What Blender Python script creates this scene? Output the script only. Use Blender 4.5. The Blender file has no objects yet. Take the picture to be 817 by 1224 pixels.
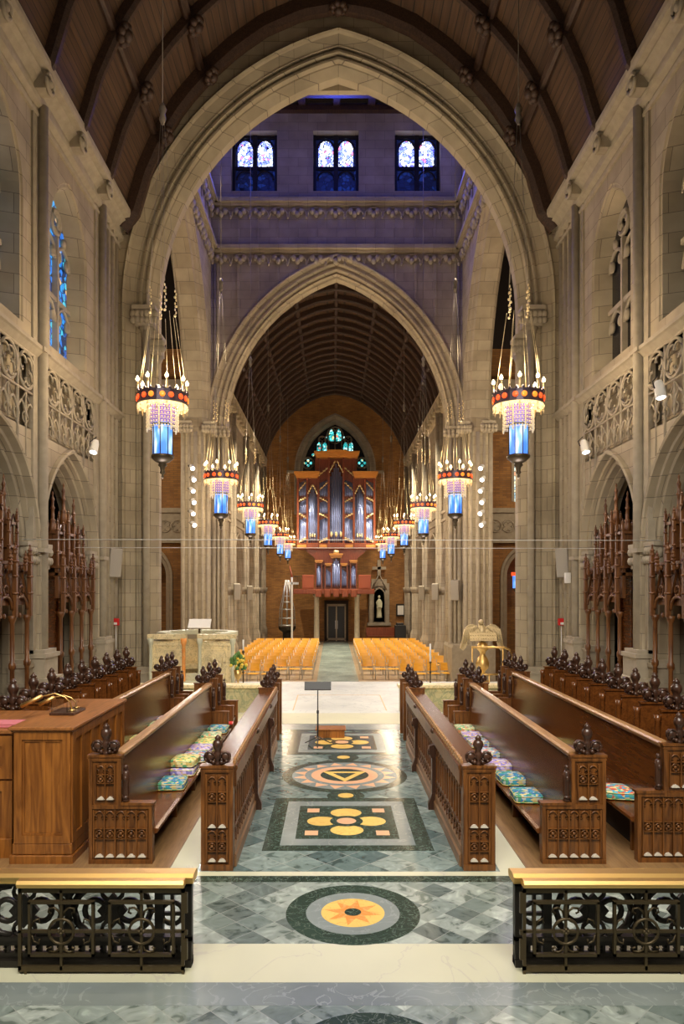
import bpy, bmesh, math, random
from math import sin, cos, pi, sqrt, acos, atan2, radians
from mathutils import Vector, Matrix
random.seed(7)
sc = bpy.context.scene
COL = sc.collection
# ------------------------------------------------------------------ camera
F = 870.0
CX, CZ = -0.14, 2.65
cam_d = bpy.data.cameras.new('camera'); cam = bpy.data.objects.new('camera', cam_d); COL.objects.link(cam)
cam.location = (CX, 0, CZ); cam.rotation_euler = (radians(90), 0, 0)
cam_d.sensor_width = 36; cam_d.sensor_height = 36; cam_d.sensor_fit = 'AUTO'
cam_d.lens = F / 1224 * 36
cam_d.shift_x = (408.5 - 398) / 1224; cam_d.shift_y = (703 - 612) / 1224
cam_d.clip_end = 300
sc.camera = cam
sc.view_settings.view_transform = 'Standard'; sc.view_settings.look = 'None'
sc.view_settings.gamma = 1; sc.view_settings.use_curve_mapping = False
sc.view_settings.exposure = 0.52
sc.cycles.max_bounces = 7; sc.cycles.diffuse_bounces = 4; sc.cycles.glossy_bounces = 3
sc.cycles.transmission_bounces = 4; sc.cycles.transparent_max_bounces = 6
sc.cycles.caustics_reflective = False; sc.cycles.caustics_refractive = False
sc.cycles.sample_clamp_indirect = 4
sc.cycles.use_denoising = True
try: sc.cycles.use_light_tree = True
except Exception: pass
w = bpy.data.worlds.new('world'); sc.world = w; w.use_nodes = True
w.node_tree.nodes['Background'].inputs[0].default_value = (1.0, 0.90, 0.74, 1)
w.node_tree.nodes['Background'].inputs[1].default_value = 0.11

def light(kind, loc, energy, col=(1, .82, .6), rot=None, size=1, size_y=None, spot=60, blend=.6, to=None, name='lamp', rad=.1):
    d = bpy.data.lights.new(name, kind); o = bpy.data.objects.new(name, d); COL.objects.link(o)
    d.energy = energy; d.color = col; o.location = loc
    if to is not None:
        o.rotation_euler = (Vector(to) - Vector(loc)).to_track_quat('-Z', 'Y').to_euler()
    elif rot: o.rotation_euler = rot
    if kind == 'AREA':
        d.size = size
        if size_y: d.shape = 'RECTANGLE'; d.size_y = size_y
    if kind == 'SPOT': d.spot_size = radians(spot); d.spot_blend = blend; d.shadow_soft_size = rad
    if kind == 'POINT': d.shadow_soft_size = rad
    return o
GNZ = -1.2
WARM = (1, .84, .62); NEUT = (1, .93, .82)
# unseen fill lights added to brighten the interior; area light above the camera
light('AREA', (0, 1.0, 9), 400, NEUT, to=(0, 10.5, .5), size=7, size_y=3, name='overhead_fill').data.spread = radians(95)
for s_ in (-1, 1):
    for y_ in (8.5, 11.8, 15.2):
        light('SPOT', (s_ * 3.4, y_, 11.6), 560, WARM, to=(s_ * 1.6, y_ + .6, 0), spot=66, blend=.9, rad=.15, name='choir_fill_spot')  # unseen spots added to brighten the choir floor and stalls
    light('SPOT', (s_ * 4.6, 8.0, 11.2), 300, WARM, to=(-s_ * 5.2, 18, 10.5), spot=60, blend=.9, rad=.2, name='wall_lamp')  # added spot that lifts the upper choir walls
    for y_ in (21.5, 26.5):
        light('SPOT', (s_ * 4.7, y_, 16.0), 1300, WARM, to=(s_ * 1.2, y_ - 3.5, 0), spot=62, blend=.9, rad=.15, name='crossing_fill_spot')  # spots added as fill for the crossing floor
    light('SPOT', (s_ * 4.4, 20.6, 9.6), 1300, (1, .80, .52), to=(-s_ * 5.6, 28.4, 8.0), spot=62, blend=.9, rad=.2, name='pier_fill_spot')  # fill spot added to brighten the upper far pier
    light('SPOT', (s_ * 4.4, 20.4, 3.6), 1300, (1, .80, .52), to=(-s_ * 5.4, 28.6, 3.5), spot=60, blend=.9, rad=.2, name='pier_fill_spot')  # same added fill for the lower part of the pier
    light('SPOT', (s_ * 4.3, 17.2, 7.4), 420, WARM, to=(-s_ * 2.6, 19.8, 15.2), spot=80, blend=.9, rad=.2, name='arch_fill_spot')  # upward spot added to brighten the choir arch soffit
    light('SPOT', (s_ * 4.2, 27.4, 7.6), 380, WARM, to=(-s_ * 2.5, 30, 14.2), spot=72, blend=.9, rad=.2, name='arch_fill_spot')  # likewise added, for the nave arch
    light('POINT', (s_ * 9.0, 26.5, 8.0), 330, WARM, rad=.4, name='transept_fill')  # point light added so the transept brick shows
    for y_ in (32.5, 37.5, 43.0, 48.0):
        light('SPOT', (s_ * 4.6, y_, 11.6), 2300, (1, .86, .60), to=(s_ * 1.8, y_ + .5, GNZ), spot=85, blend=.9, rad=.15, name='nave_fill_spot')  # unseen spots added to brighten the nave and its chairs
light('SPOT', (-3.5, 43, 10.5), 520, WARM, to=(0, 52, 4), spot=48, name='organ_fill_spot')  # fill spot added for the organ and west wall
light('SPOT', (3.5, 43, 10.5), 520, WARM, to=(0, 52, 4), spot=48, name='organ_fill_spot')  # mirrored organ fill, also added
# daylight that comes through the blue lantern windows
for wx in (-4.0, 0, 4.0):
    light('AREA', (wx * .95, 29.3, 20.4), 260, (.05, .09, 1), rot=(radians(-90), 0, 0), size=1.5, size_y=1.2, name='window_daylight')
light('AREA', (0, 24.5, 21.6), 110, (.05, .10, 1), rot=(0, 0, 0), size=7, size_y=5, name='lantern_blue_fill')  # blue fill added below the tower ceiling, apart from the windows
# ------------------------------------------------------------------ materials
MT = {}
def mat(name, col=(.5, .5, .5), rough=.5, metal=0, emit=None, es=0, spec=.5):
    m = bpy.data.materials.new(name); m.use_nodes = True; b = m.node_tree.nodes['Principled BSDF']
    b.inputs['Base Color'].default_value = (*col, 1); b.inputs['Roughness'].default_value = rough
    b.inputs['Metallic'].default_value = metal
    if 'Specular IOR Level' in b.inputs: b.inputs['Specular IOR Level'].default_value = spec
    if emit: b.inputs['Emission Color'].default_value = (*emit, 1); b.inputs['Emission Strength'].default_value = es
    MT[name] = m; return m
def nd(m, t, **k):
    n = m.node_tree.nodes.new(t)
    for a, v in k.items():
        if a.startswith('i_'): n.inputs[a[2:].replace('_', ' ')].default_value = v
        else: setattr(n, a, v)
    return n
def lk(m, a, b): m.node_tree.links.new(a, b)
def ramp(m, fac, stops, interp='LINEAR'):
    r = nd(m, 'ShaderNodeValToRGB'); cr = r.color_ramp; cr.interpolation = interp
    while len(cr.elements) > 1: cr.elements.remove(cr.elements[-1])
    cr.elements[0].position = stops[0][0]; cr.elements[0].color = (*stops[0][1], 1)
    for p, c in stops[1:]:
        e = cr.elements.new(p); e.color = (*c, 1)
    lk(m, fac, r.inputs[0]); return r.outputs[0]
def bsdf(m): return m.node_tree.nodes['Principled BSDF']
def math_(m, op, a, b=None):
    n = nd(m, 'ShaderNodeMath', operation=op)
    for i, v in enumerate((a, b)):
        if v is None: continue
        if isinstance(v, (int, float)): n.inputs[i].default_value = v
        else: lk(m, v, n.inputs[i])
    return n.outputs[0]
def wallcoord(m):
    """(along-wall, height) coordinates for a vertical surface facing x or y"""
    g = nd(m, 'ShaderNodeNewGeometry'); p = nd(m, 'ShaderNodeSeparateXYZ'); n = nd(m, 'ShaderNodeSeparateXYZ')
    lk(m, g.outputs['Position'], p.inputs[0]); lk(m, g.outputs['True Normal'], n.inputs[0])
    ax = math_(m, 'ABSOLUTE', n.outputs[0]); ay = math_(m, 'ABSOLUTE', n.outputs[1])
    f = math_(m, 'GREATER_THAN', ax, ay)
    mx = nd(m, 'ShaderNodeMix', data_type='FLOAT'); lk(m, f, mx.inputs[0]); lk(m, p.outputs[0], mx.inputs[2]); lk(m, p.outputs[1], mx.inputs[3])
    c = nd(m, 'ShaderNodeCombineXYZ'); lk(m, mx.outputs[0], c.inputs[0]); lk(m, p.outputs[2], c.inputs[1])
    return c.outputs[0], g.outputs['Position']
def blocks(name, c1, c2, mortar, bw, bh, ms, rough=.85, bump=.3, noise=(.8, 1.15), nscale=.35):
    m = mat(name, c1, rough); uv, pos = wallcoord(m)
    br = nd(m, 'ShaderNodeTexBrick'); lk(m, uv, br.inputs['Vector'])
    br.inputs['Color1'].default_value = (*c1, 1); br.inputs['Color2'].default_value = (*c2, 1); br.inputs['Mortar'].default_value = (*mortar, 1)
    br.inputs['Scale'].default_value = 1; br.inputs['Mortar Size'].default_value = ms; br.inputs['Mortar Smooth'].default_value = .2
    br.inputs['Brick Width'].default_value = bw; br.inputs['Row Height'].default_value = bh; br.inputs['Bias'].default_value = 0
    nz = nd(m, 'ShaderNodeTexNoise'); lk(m, pos, nz.inputs['Vector']); nz.inputs['Scale'].default_value = nscale * 4; nz.inputs['Detail'].default_value = 6
    nr = ramp(m, nz.outputs[0], [(.3, (noise[0],) * 3), (.7, (noise[1],) * 3)])
    mx = nd(m, 'ShaderNodeMix', data_type='RGBA', blend_type='MULTIPLY'); mx.inputs[0].default_value = 1
    lk(m, br.outputs['Color'], mx.inputs[6]); lk(m, nr, mx.inputs[7]); lk(m, mx.outputs[2], bsdf(m).inputs['Base Color'])
    bp = nd(m, 'ShaderNodeBump'); bp.inputs['Strength'].default_value = bump; bp.inputs['Distance'].default_value = .01
    inv = math_(m, 'SUBTRACT', 1, br.outputs['Fac']); lk(m, inv, bp.inputs['Height']); lk(m, bp.outputs[0], bsdf(m).inputs['Normal'])
    return m
blocks('stone', (.36, .295, .195), (.43, .36, .245), (.17, .135, .095), .78, .36, .006)
blocks('stone_dim', (.33, .275, .205), (.38, .32, .245), (.17, .14, .11), .78, .36, .006)  # the same stone darkened, with dimmer light put into its colour
blocks('brick', (.40, .19, .05), (.27, .12, .035), (.2, .12, .06), .32, .085, .010, nscale=.3, noise=(.75, 1.2))
def plainstone(name, col, sc_=6):
    m = mat(name, col, .85); g = nd(m, 'ShaderNodeNewGeometry'); nz = nd(m, 'ShaderNodeTexNoise'); lk(m, g.outputs['Position'], nz.inputs['Vector'])
    nz.inputs['Scale'].default_value = sc_; nz.inputs['Detail'].default_value = 5
    c = ramp(m, nz.outputs[0], [(.3, tuple(x * .88 for x in col)), (.7, tuple(min(1, x * 1.08) for x in col))]); lk(m, c, bsdf(m).inputs['Base Color']); return m
plainstone('stone_carved', (.40, .34, .245))
def wood(name, dark, light_, rough, scale=1.0, axis='Y', spec=.5, obj=True):
    m = mat(name, dark, rough, spec=spec); tc = nd(m, 'ShaderNodeNewGeometry'); mp = nd(m, 'ShaderNodeMapping')
    s = {'Y': (22, 2.2, 22), 'Z': (22, 22, 2.2), 'X': (2.2, 22, 22)}[axis]
    mp.inputs['Scale'].default_value = tuple(v * scale for v in s); lk(m, tc.outputs['Position'], mp.inputs[0])
    nz = nd(m, 'ShaderNodeTexNoise'); nz.inputs['Scale'].default_value = 1; nz.inputs['Detail'].default_value = 6; nz.inputs['Distortion'].default_value = 1.2
    lk(m, mp.outputs[0], nz.inputs['Vector'])
    c = ramp(m, nz.outputs[0], [(.35, dark), (.65, light_)]); lk(m, c, bsdf(m).inputs['Base Color'])
    bp = nd(m, 'ShaderNodeBump'); bp.inputs['Strength'].default_value = .05; bp.inputs['Distance'].default_value = .004
    lk(m, nz.outputs[0], bp.inputs['Height']); lk(m, bp.outputs[0], bsdf(m).inputs['Normal']); return m
wood('pew_wood', (.085, .026, .006), (.15, .048, .010), .22, axis='Y')
wood('carved_wood', (.075, .025, .005), (.20, .072, .014), .38, axis='Z')
wood('finial_wood', (.030, .013, .008), (.07, .03, .016), .30, axis='Z')
wood('console_wood', (.15, .047, .007), (.33, .12, .020), .38, scale=.8, axis='Z')
wood('console_top', (.20, .075, .018), (.34, .13, .036), .35, axis='Y')
wood('canopy_wood', (.085, .029, .008), (.20, .078, .021), .4, axis='Z')
wood('desk_base', (.18, .09, .04), (.28, .15, .07), .45, axis='Y')
wood('rail_light', (.26, .13, .05), (.40, .22, .09), .30, axis='Y')
wood('beam_wood', (.035, .017, .010), (.075, .038, .022), .55, axis='Y')
wood('chair_wood', (.86, .43, .04), (.95, .54, .08), .35, axis='X')
wood('floor_wood', (.20, .11, .045), (.32, .19, .08), .35, axis='Y')
wood('organ_wood', (.17, .035, .010), (.27, .06, .018), .35, axis='Z')
mat('organ_gold_wood', (.62, .27, .05), .35); mat('pipe_metal', (.34, .42, .78), .30, .6)
mat('sill_highlight', (.62, .56, .46), .35)  # pale colour paints the highlight that polished sills catch
mat('gallery_red', (.33, .075, .03), .5)
# ceiling boards
m = mat('ceiling_boards', (.1, .06, .04), .6); uv, pos = wallcoord(m)
sp = nd(m, 'ShaderNodeSeparateXYZ'); lk(m, pos, sp.inputs[0])
mp = nd(m, 'ShaderNodeMapping'); mp.inputs['Scale'].default_value = (9, .5, 9); lk(m, pos, mp.inputs[0])
nz = nd(m, 'ShaderNodeTexNoise'); nz.inputs['Scale'].default_value = 1; nz.inputs['Detail'].default_value = 3; lk(m, mp.outputs[0], nz.inputs[0])
fr = math_(m, 'FRACT', math_(m, 'MULTIPLY', sp.outputs[2], 7.0)); gap = math_(m, 'LESS_THAN', fr, .12)
c = ramp(m, nz.outputs[0], [(.3, (.055, .028, .014)), (.7, (.125, .066, .032))])
mx = nd(m, 'ShaderNodeMix', data_type='RGBA'); lk(m, gap, mx.inputs[0]); lk(m, c, mx.inputs[6]); mx.inputs[7].default_value = (.02, .012, .008, 1)
lk(m, mx.outputs[2], bsdf(m).inputs['Base Color'])
mat('brass', (.80, .53, .19), .42, 1); mat('gold_chain', (.95, .78, .45), .3, .8)
mat('iron', (.022, .018, .013), .45, .35); mat('bronze', (.085, .062, .030), .42, .6)
mat('cable', (.35, .30, .24), .5, .3); mat('black', (.015, .015, .017), .5); mat('steel', (.5, .5, .5), .35, .8)
mat('white_metal', (.75, .73, .68), .5); mat('speaker_grey', (.42, .38, .32), .8); mat('red', (.65, .02, .02), .4)
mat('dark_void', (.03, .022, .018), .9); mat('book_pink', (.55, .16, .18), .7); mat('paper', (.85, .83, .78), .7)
mat('ring_dark', (.10, .075, .10), .4, .5)
mat('bulb', (1, .8, .5), .4, emit=(1, .74, .40), es=9)
mat('roundel', (.8, .2, .05), .3, emit=(1, .06, .01), es=1.0)
mat('roundel_amber', (.9, .4, .05), .3, emit=(1, .20, .02), es=1.0)
mat('lace', (.95, .82, .55), .35, .3, emit=(1, .70, .36), es=.3)
mat('frill_glow', (1, .9, .6), .35, emit=(1, .66, .28), es=.9)
mat('lens', (1, 1, 1), .4, emit=(1, .93, .8), es=9)
# lantern glass: blue panes lit from inside
m = mat('lantern_glass', (.1, .3, .9), .25, emit=(.12, .36, 1), es=.95); g = nd(m, 'ShaderNodeTexCoord'); nz = nd(m, 'ShaderNodeTexNoise')
mp = nd(m, 'ShaderNodeMapping'); mp.inputs['Scale'].default_value = (9, 9, 2.2); lk(m, g.outputs['Object'], mp.inputs[0]); lk(m, mp.outputs[0], nz.inputs[0]); nz.inputs['Scale'].default_value = 1
c = ramp(m, nz.outputs[0], [(.38, (.03, .15, .75)), (.52, (.16, .42, 1)), (.66, (.75, .85, 1))]); lk(m, c, bsdf(m).inputs['Emission Color'])
m = mat('violet_glass', (.3, .15, .7), .25, emit=(.22, .2, .8), es=.22)
# marbles
def marble(name, base, vein, vs=3, rough=.22, vw=.04, var=.25, big=1.2):
    m = mat(name, base, rough); g = nd(m, 'ShaderNodeNewGeometry')
    n1 = nd(m, 'ShaderNodeTexNoise'); n1.inputs['Scale'].default_value = big; n1.inputs['Detail'].default_value = 8; lk(m, g.outputs['Position'], n1.inputs[0])
    n2 = nd(m, 'ShaderNodeTexNoise'); n2.inputs['Scale'].default_value = vs; n2.inputs['Detail'].default_value = 6; n2.inputs['Distortion'].default_value = 1.5; lk(m, g.outputs['Position'], n2.inputs[0])
    d = math_(m, 'ABSOLUTE', math_(m, 'SUBTRACT', n2.outputs[0], .5)); f = math_(m, 'LESS_THAN', d, vw * .5)
    c = ramp(m, n1.outputs[0], [(.3, tuple(x * (1 - var) for x in base)), (.7, tuple(min(1, x * (1 + var)) for x in base))])
    mx = nd(m, 'ShaderNodeMix', data_type='RGBA'); fm = math_(m, 'MULTIPLY', f, .55); lk(m, fm, mx.inputs[0]); lk(m, c, mx.inputs[6]); mx.inputs[7].default_value = (*vein, 1)
    lk(m, mx.outputs[2], bsdf(m).inputs['Base Color']); return m
marble('marble_dark', (.03, .052, .038), (.17, .21, .17), vs=9, vw=.03, rough=.16)
marble('marble_grey', (.22, .25, .26), (.36, .38, .38), vs=3, rough=.2)
marble('marble_white', (.60, .59, .42), (.50, .47, .38), vs=1, rough=.42, vw=.012, var=.05)
marble('marble_cool', (.62, .64, .60), (.42, .46, .45), vs=1.6, rough=.42, vw=.03, var=.12)
marble('marble_band', (.21, .245, .235), (.32, .36, .34), vs=3.5, rough=.25, vw=.03)
marble('marble_yellow', (.80, .54, .15), (.65, .38, .10), vs=6, rough=.2, var=.2)
marble('marble_pink', (.78, .44, .25), (.7, .45, .3), vs=6, rough=.2, var=.12)
marble('marble_orange', (.80, .30, .07), (.8, .5, .2), vs=8, rough=.2, var=.15)
marble('marble_pulpit', (.80, .66, .38), (.4, .33, .18), vs=5, rough=.3, vw=.05, var=.2, big=3)
marble('marble_parapet', (.50, .44, .24), (.2, .25, .15), vs=4, rough=.3, vw=.08, var=.3, big=2)
marble('marble_aisle', (.30, .36, .34), (.2, .25, .24), vs=3, rough=.25, vw=.06, var=.25)
marble('nave_floor', (.34, .27, .19), (.3, .24, .18), vs=3, rough=.35, vw=.03)
def tiles(name, stops, size, rough=.2, ang=45):
    m = mat(name, (.3, .3, .3), rough); g = nd(m, 'ShaderNodeNewGeometry'); mp = nd(m, 'ShaderNodeMapping')
    mp.inputs['Rotation'].default_value = (0, 0, radians(ang)); mp.inputs['Scale'].default_value = (1 / size, 1 / size, 0); lk(m, g.outputs['Position'], mp.inputs[0])
    fl = nd(m, 'ShaderNodeVectorMath', operation='FLOOR'); lk(m, mp.outputs[0], fl.inputs[0])
    wn = nd(m, 'ShaderNodeTexWhiteNoise', noise_dimensions='3D'); lk(m, fl.outputs[0], wn.inputs[0])
    c = ramp(m, wn.outputs[0], stops)
    fv = nd(m, 'ShaderNodeVectorMath', operation='FRACTION'); lk(m, mp.outputs[0], fv.inputs[0]); sx = nd(m, 'ShaderNodeSeparateXYZ'); lk(m, fv.outputs[0], sx.inputs[0])
    j = math_(m, 'MAXIMUM', math_(m, 'LESS_THAN', sx.outputs[0], .018), math_(m, 'LESS_THAN', sx.outputs[1], .018))
    # veins, running a different way in each tile
    ad = nd(m, 'ShaderNodeVectorMath', operation='MULTIPLY_ADD'); lk(m, fl.outputs[0], ad.inputs[0]); ad.inputs[1].default_value = (3.7, 5.1, 2.3); lk(m, g.outputs['Position'], ad.inputs[2])
    n2 = nd(m, 'ShaderNodeTexNoise'); n2.inputs['Scale'].default_value = 5; n2.inputs['Detail'].default_value = 7; n2.inputs['Distortion'].default_value = 1.8; lk(m, ad.outputs[0], n2.inputs[0])
    vr = ramp(m, n2.outputs[0], [(.34, (.38, .42, .40)), (.44, (.85, .86, .85)), (.58, (1.0, 1.0, 1.0)), (.7, (1.35, 1.35, 1.32))])
    mu = nd(m, 'ShaderNodeMix', data_type='RGBA', blend_type='MULTIPLY'); mu.inputs[0].default_value = 1; lk(m, c, mu.inputs[6]); lk(m, vr, mu.inputs[7])
    mx = nd(m, 'ShaderNodeMix', data_type='RGBA'); lk(m, j, mx.inputs[0]); lk(m, mu.outputs[2], mx.inputs[6]); mx.inputs[7].default_value = (.33, .35, .32, 1)
    lk(m, mx.outputs[2], bsdf(m).inputs['Base Color']); return m
tiles('tile_front', [(0, (.12, .15, .14)), (.35, (.21, .26, .24)), (.7, (.29, .34, .31)), (1, (.42, .47, .43))], .215)
tiles('tile_choir', [(0, (.09, .14, .14)), (.4, (.15, .21, .20)), (.8, (.22, .29, .27)), (1, (.32, .38, .35))], .30)
# stained glass
def glass(name, stops, scale, es, stretch=1.0):
    m = mat(name, (.02, .02, .03), .3); uv, pos = wallcoord(m)
    mp = nd(m, 'ShaderNodeMapping'); mp.inputs['Scale'].default_value = (scale, scale * stretch, scale); lk(m, uv, mp.inputs[0])
    v = nd(m, 'ShaderNodeTexVoronoi'); v.inputs['Scale'].default_value = 1; lk(m, mp.outputs[0], v.inputs['Vector'])
    e = nd(m, 'ShaderNodeTexVoronoi', feature='DISTANCE_TO_EDGE'); e.inputs['Scale'].default_value = 1; lk(m, mp.outputs[0], e.inputs['Vector'])
    sp = nd(m, 'ShaderNodeSeparateColor'); lk(m, v.outputs['Color'], sp.inputs[0])
    c = ramp(m, sp.outputs[0], stops, 'CONSTANT')
    l = math_(m, 'GREATER_THAN', e.outputs['Distance'], .06)
    st = math_(m, 'MULTIPLY', l, es)
    lk(m, c, bsdf(m).inputs['Emission Color']); lk(m, st, bsdf(m).inputs['Emission Strength']); return m
glass('glass_blue', [(0, (.01, .03, .10)), (.25, (.02, .20, .75)), (.5, (.03, .35, .9)), (.7, (.08, .6, .75)), (.82, (.02, .10, .45)), (.92, (.8, .5, .25)), (.96, (.6, .75, 1))], 9, .9, .8)
glass('glass_lantern', [(0, (.15, .2, 1)), (.35, (.5, .6, 1)), (.65, (.85, .9, 1)), (.9, (.8, .15, .3)), (.95, (.1, .1, .9))], 9, 2.6)
glass('glass_dark', [(0, (.004, .008, .05)), (.5, (.006, .015, .10)), (.8, (.01, .03, .2))], 6, .5)
mat('glass_plain', (.012, .012, .016), .25)
glass('glass_teal', [(0, (.02, .3, .3)), (.4, (.1, .7, .7)), (.7, (.5, .9, .9)), (.88, (.7, .2, .15)), (.94, (.8, .7, .3))], 7, 1.3)
glass('glass_aisle', [(0, (.15, .45, .6)), (.4, (.6, .8, .75)), (.7, (.75, .8, .45)), (.9, (.7, .25, .1))], 6, 1.2)
# needlepoint cushions
def cushion_mat(name, cols):
    m = mat(name, cols[0], .9); g = nd(m, 'ShaderNodeTexCoord'); v = nd(m, 'ShaderNodeTexVoronoi'); v.inputs['Scale'].default_value = 30; lk(m, g.outputs['Object'], v.inputs['Vector'])
    sp = nd(m, 'ShaderNodeSeparateColor'); lk(m, v.outputs['Color'], sp.inputs[0])
    st = [(i / len(cols), c) for i, c in enumerate(cols)]
    c = ramp(m, sp.outputs[0], st, 'CONSTANT'); lk(m, c, bsdf(m).inputs['Base Color']); return m
CUSH = {
 'blue': [(.03, .14, .34), (.04, .28, .38), (.55, .45, .20), (.06, .26, .16), (.40, .45, .42), (.03, .18, .40)],
 'green': [(.35, .50, .30), (.65, .60, .35), (.08, .30, .16), (.60, .25, .12), (.55, .62, .45)],
 'purple': [(.30, .20, .50), (.50, .42, .70), (.62, .45, .20), (.20, .18, .50), (.6, .55, .62)],
 'yellow': [(.65, .55, .15), (.70, .62, .30), (.10, .35, .15), (.55, .40, .12), (.60, .60, .25)],
 'white': [(.62, .62, .58), (.15, .25, .5), (.60, .20, .15), (.55, .6, .6), (.25, .4, .3)],
 'red': [(.55, .08, .05), (.05, .35, .6), (.7, .6, .3), (.08, .4, .35), (.6, .15, .1)],
}
for k, v in CUSH.items(): cushion_mat('cushion_' + k, v)
# ------------------------------------------------------------------ mesh builder
class MB:
    def __init__(s): s.v = []; s.f = []; s.m = []; s.s = []
    def add(s, vs, fs, mi=0, smooth=False):
        b = len(s.v); s.v += [tuple(p) for p in vs]
        for f in fs: s.f.append(tuple(b + i for i in f)); s.m.append(mi); s.s.append(smooth)
    def box(s, x0, x1, y0, y1, z0, z1, mi=0):
        vs = [(x, y, z) for z in (z0, z1) for y in (y0, y1) for x in (x0, x1)]
        s.add(vs, [(0, 2, 3, 1), (4, 5, 7, 6), (0, 1, 5, 4), (2, 6, 7, 3), (0, 4, 6, 2), (1, 3, 7, 5)], mi)
    def bbox(s, x0, x1, y0, y1, z0, z1, b=.01, mi=0):
        # box with chamfered vertical and horizontal edges
        if x0 > x1: x0, x1 = x1, x0
        def ring(x0, x1, y0, y1, z, c): return [(x0 + c, y0, z), (x1 - c, y0, z), (x1, y0 + c, z), (x1, y1 - c, z), (x1 - c, y1, z), (x0 + c, y1, z), (x0, y1 - c, z), (x0, y0 + c, z)]
        rs = [ring(x0 + b, x1 - b, y0 + b, y1 - b, z0, b), ring(x0, x1, y0, y1, z0 + b, b), ring(x0, x1, y0, y1, z1 - b, b), ring(x0 + b, x1 - b, y0 + b, y1 - b, z1, b)]
        vs = sum(rs, []); fs = [tuple(range(7, -1, -1)), tuple(range(24, 32))]
        for k in range(3):
            for i in range(8): j = (i + 1) % 8; fs.append((k * 8 + i, k * 8 + j, k * 8 + 8 + j, k * 8 + 8 + i))
        s.add(vs, fs, mi)
    def prism(s, pts, axis, a0, a1, mi=0):
        # pts 2d polygon; axis 'y': (x,z) ; 'x': (y,z); 'z': (x,y)
        def P(p, a): return {'y': (p[0], a, p[1]), 'x': (a, p[0], p[1]), 'z': (p[0], p[1], a)}[axis]
        n = len(pts); vs = [P(p, a0) for p in pts] + [P(p, a1) for p in pts]
        fs = [tuple(range(n)), tuple(range(2 * n - 1, n - 1, -1))] + [(i, (i + 1) % n, n + (i + 1) % n, n + i) for i in range(n)]
        s.add(vs, fs, mi)
    def tube(s, pts, r, n=6, mi=0, closed=False, smooth=True, r2=None):
        pts = [Vector(p) for p in pts]; N = len(pts); rings = []
        for i, p in enumerate(pts):
            if closed: t = pts[(i + 1) % N] - pts[i - 1]
            else: t = pts[min(i + 1, N - 1)] - pts[max(i - 1, 0)]
            t.normalize()
            up = Vector((0, 0, 1)) if abs(t.z) < .9 else Vector((0, 1, 0))
            if closed or i == 0 or True: a = t.cross(up).normalized(); b = a.cross(t).normalized()
            rr = r if r2 is None else r + (r2 - r) * i / max(1, N - 1)
            rings.append([p + a * rr * cos(2 * pi * k / n) + b * rr * sin(2 * pi * k / n) for k in range(n)])
        vs = sum(rings, []); fs = []
        for i in range(N if closed else N - 1):
            j = (i + 1) % N
            for k in range(n): l = (k + 1) % n; fs.append((i * n + k, i * n + l, j * n + l, j * n + k))
        if not closed: fs += [tuple(range(n - 1, -1, -1)), tuple(range((N - 1) * n, N * n))]
        s.add(vs, fs, mi, smooth)
    def lathe(s, prof, c=(0, 0, 0), n=12, mi=0, smooth=True, axis='z', sq=(1, 1)):
        vs = []; fs = []
        for r, h in prof:
            for k in range(n):
                a = 2 * pi * k / n; x, y = r * cos(a) * sq[0], r * sin(a) * sq[1]
                if axis == 'z': vs.append((c[0] + x, c[1] + y, c[2] + h))
                elif axis == 'y': vs.append((c[0] + x, c[1] + h, c[2] + y))
                else: vs.append((c[0] + h, c[1] + x, c[2] + y))
        for i in range(len(prof) - 1):
            for k in range(n): l = (k + 1) % n; fs.append((i * n + k, i * n + l, (i + 1) * n + l, (i + 1) * n + k))
        fs += [tuple(range(n - 1, -1, -1)), tuple(range((len(prof) - 1) * n, len(prof) * n))]
        s.add(vs, fs, mi, smooth)
    def cyl(s, c, r, h, n=12, mi=0, axis='z', smooth=True): s.lathe([(r, 0), (r, h)], c, n, mi, smooth, axis)
    def ball(s, c, rx, ry=None, rz=None, n=8, m=6, mi=0):
        ry = ry or rx; rz = rz or rx; prof = []
        vs = [(c[0], c[1], c[2] - rz)]; fs = []
        for i in range(1, m):
            t = -pi / 2 + pi * i / m
            for k in range(n): a = 2 * pi * k / n; vs.append((c[0] + rx * cos(t) * cos(a), c[1] + ry * cos(t) * sin(a), c[2] + rz * sin(t)))
        vs.append((c[0], c[1], c[2] + rz)); T = len(vs) - 1
        for k in range(n):
            l = (k + 1) % n; fs.append((0, 1 + l, 1 + k)); fs.append((T, 1 + (m - 2) * n + k, 1 + (m - 2) * n + l))
            for i in range(m - 2): fs.append((1 + i * n + k, 1 + i * n + l, 1 + (i + 1) * n + l, 1 + (i + 1) * n + k))
        s.add(vs, fs, mi, True)
    def ringflat(s, c, r0, r1, z0, z1, n=48, mi=0):
        vs = []; fs = []
        for k in range(n):
            a = 2 * pi * k / n
            for r, z in ((r0, z0), (r1, z0), (r1, z1), (r0, z1)): vs.append((c[0] + r * cos(a), c[1] + r * sin(a), z))
        for k in range(n):
            l = (k + 1) % n
            for q in range(4): p = (q + 1) % 4; fs.append((k * 4 + q, l * 4 + q, l * 4 + p, k * 4 + p))
        s.add(vs, fs, mi)
    def build(s, name, mats, parent=None, loc=None):
        me = bpy.data.meshes.new(name); me.from_pydata(s.v, [], s.f)
        if isinstance(mats, str): mats = [mats]
        for x in mats: me.materials.append(MT[x])
        me.polygons.foreach_set('material_index', s.m); me.polygons.foreach_set('use_smooth', s.s)
        bm = bmesh.new(); bm.from_mesh(me); bmesh.ops.recalc_face_normals(bm, faces=bm.faces); bm.to_mesh(me); bm.free(); me.update()
        o = bpy.data.objects.new(name, me); COL.objects.link(o)
        if parent is not None: o.parent = parent
        if loc: o.location = loc
        return o
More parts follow.
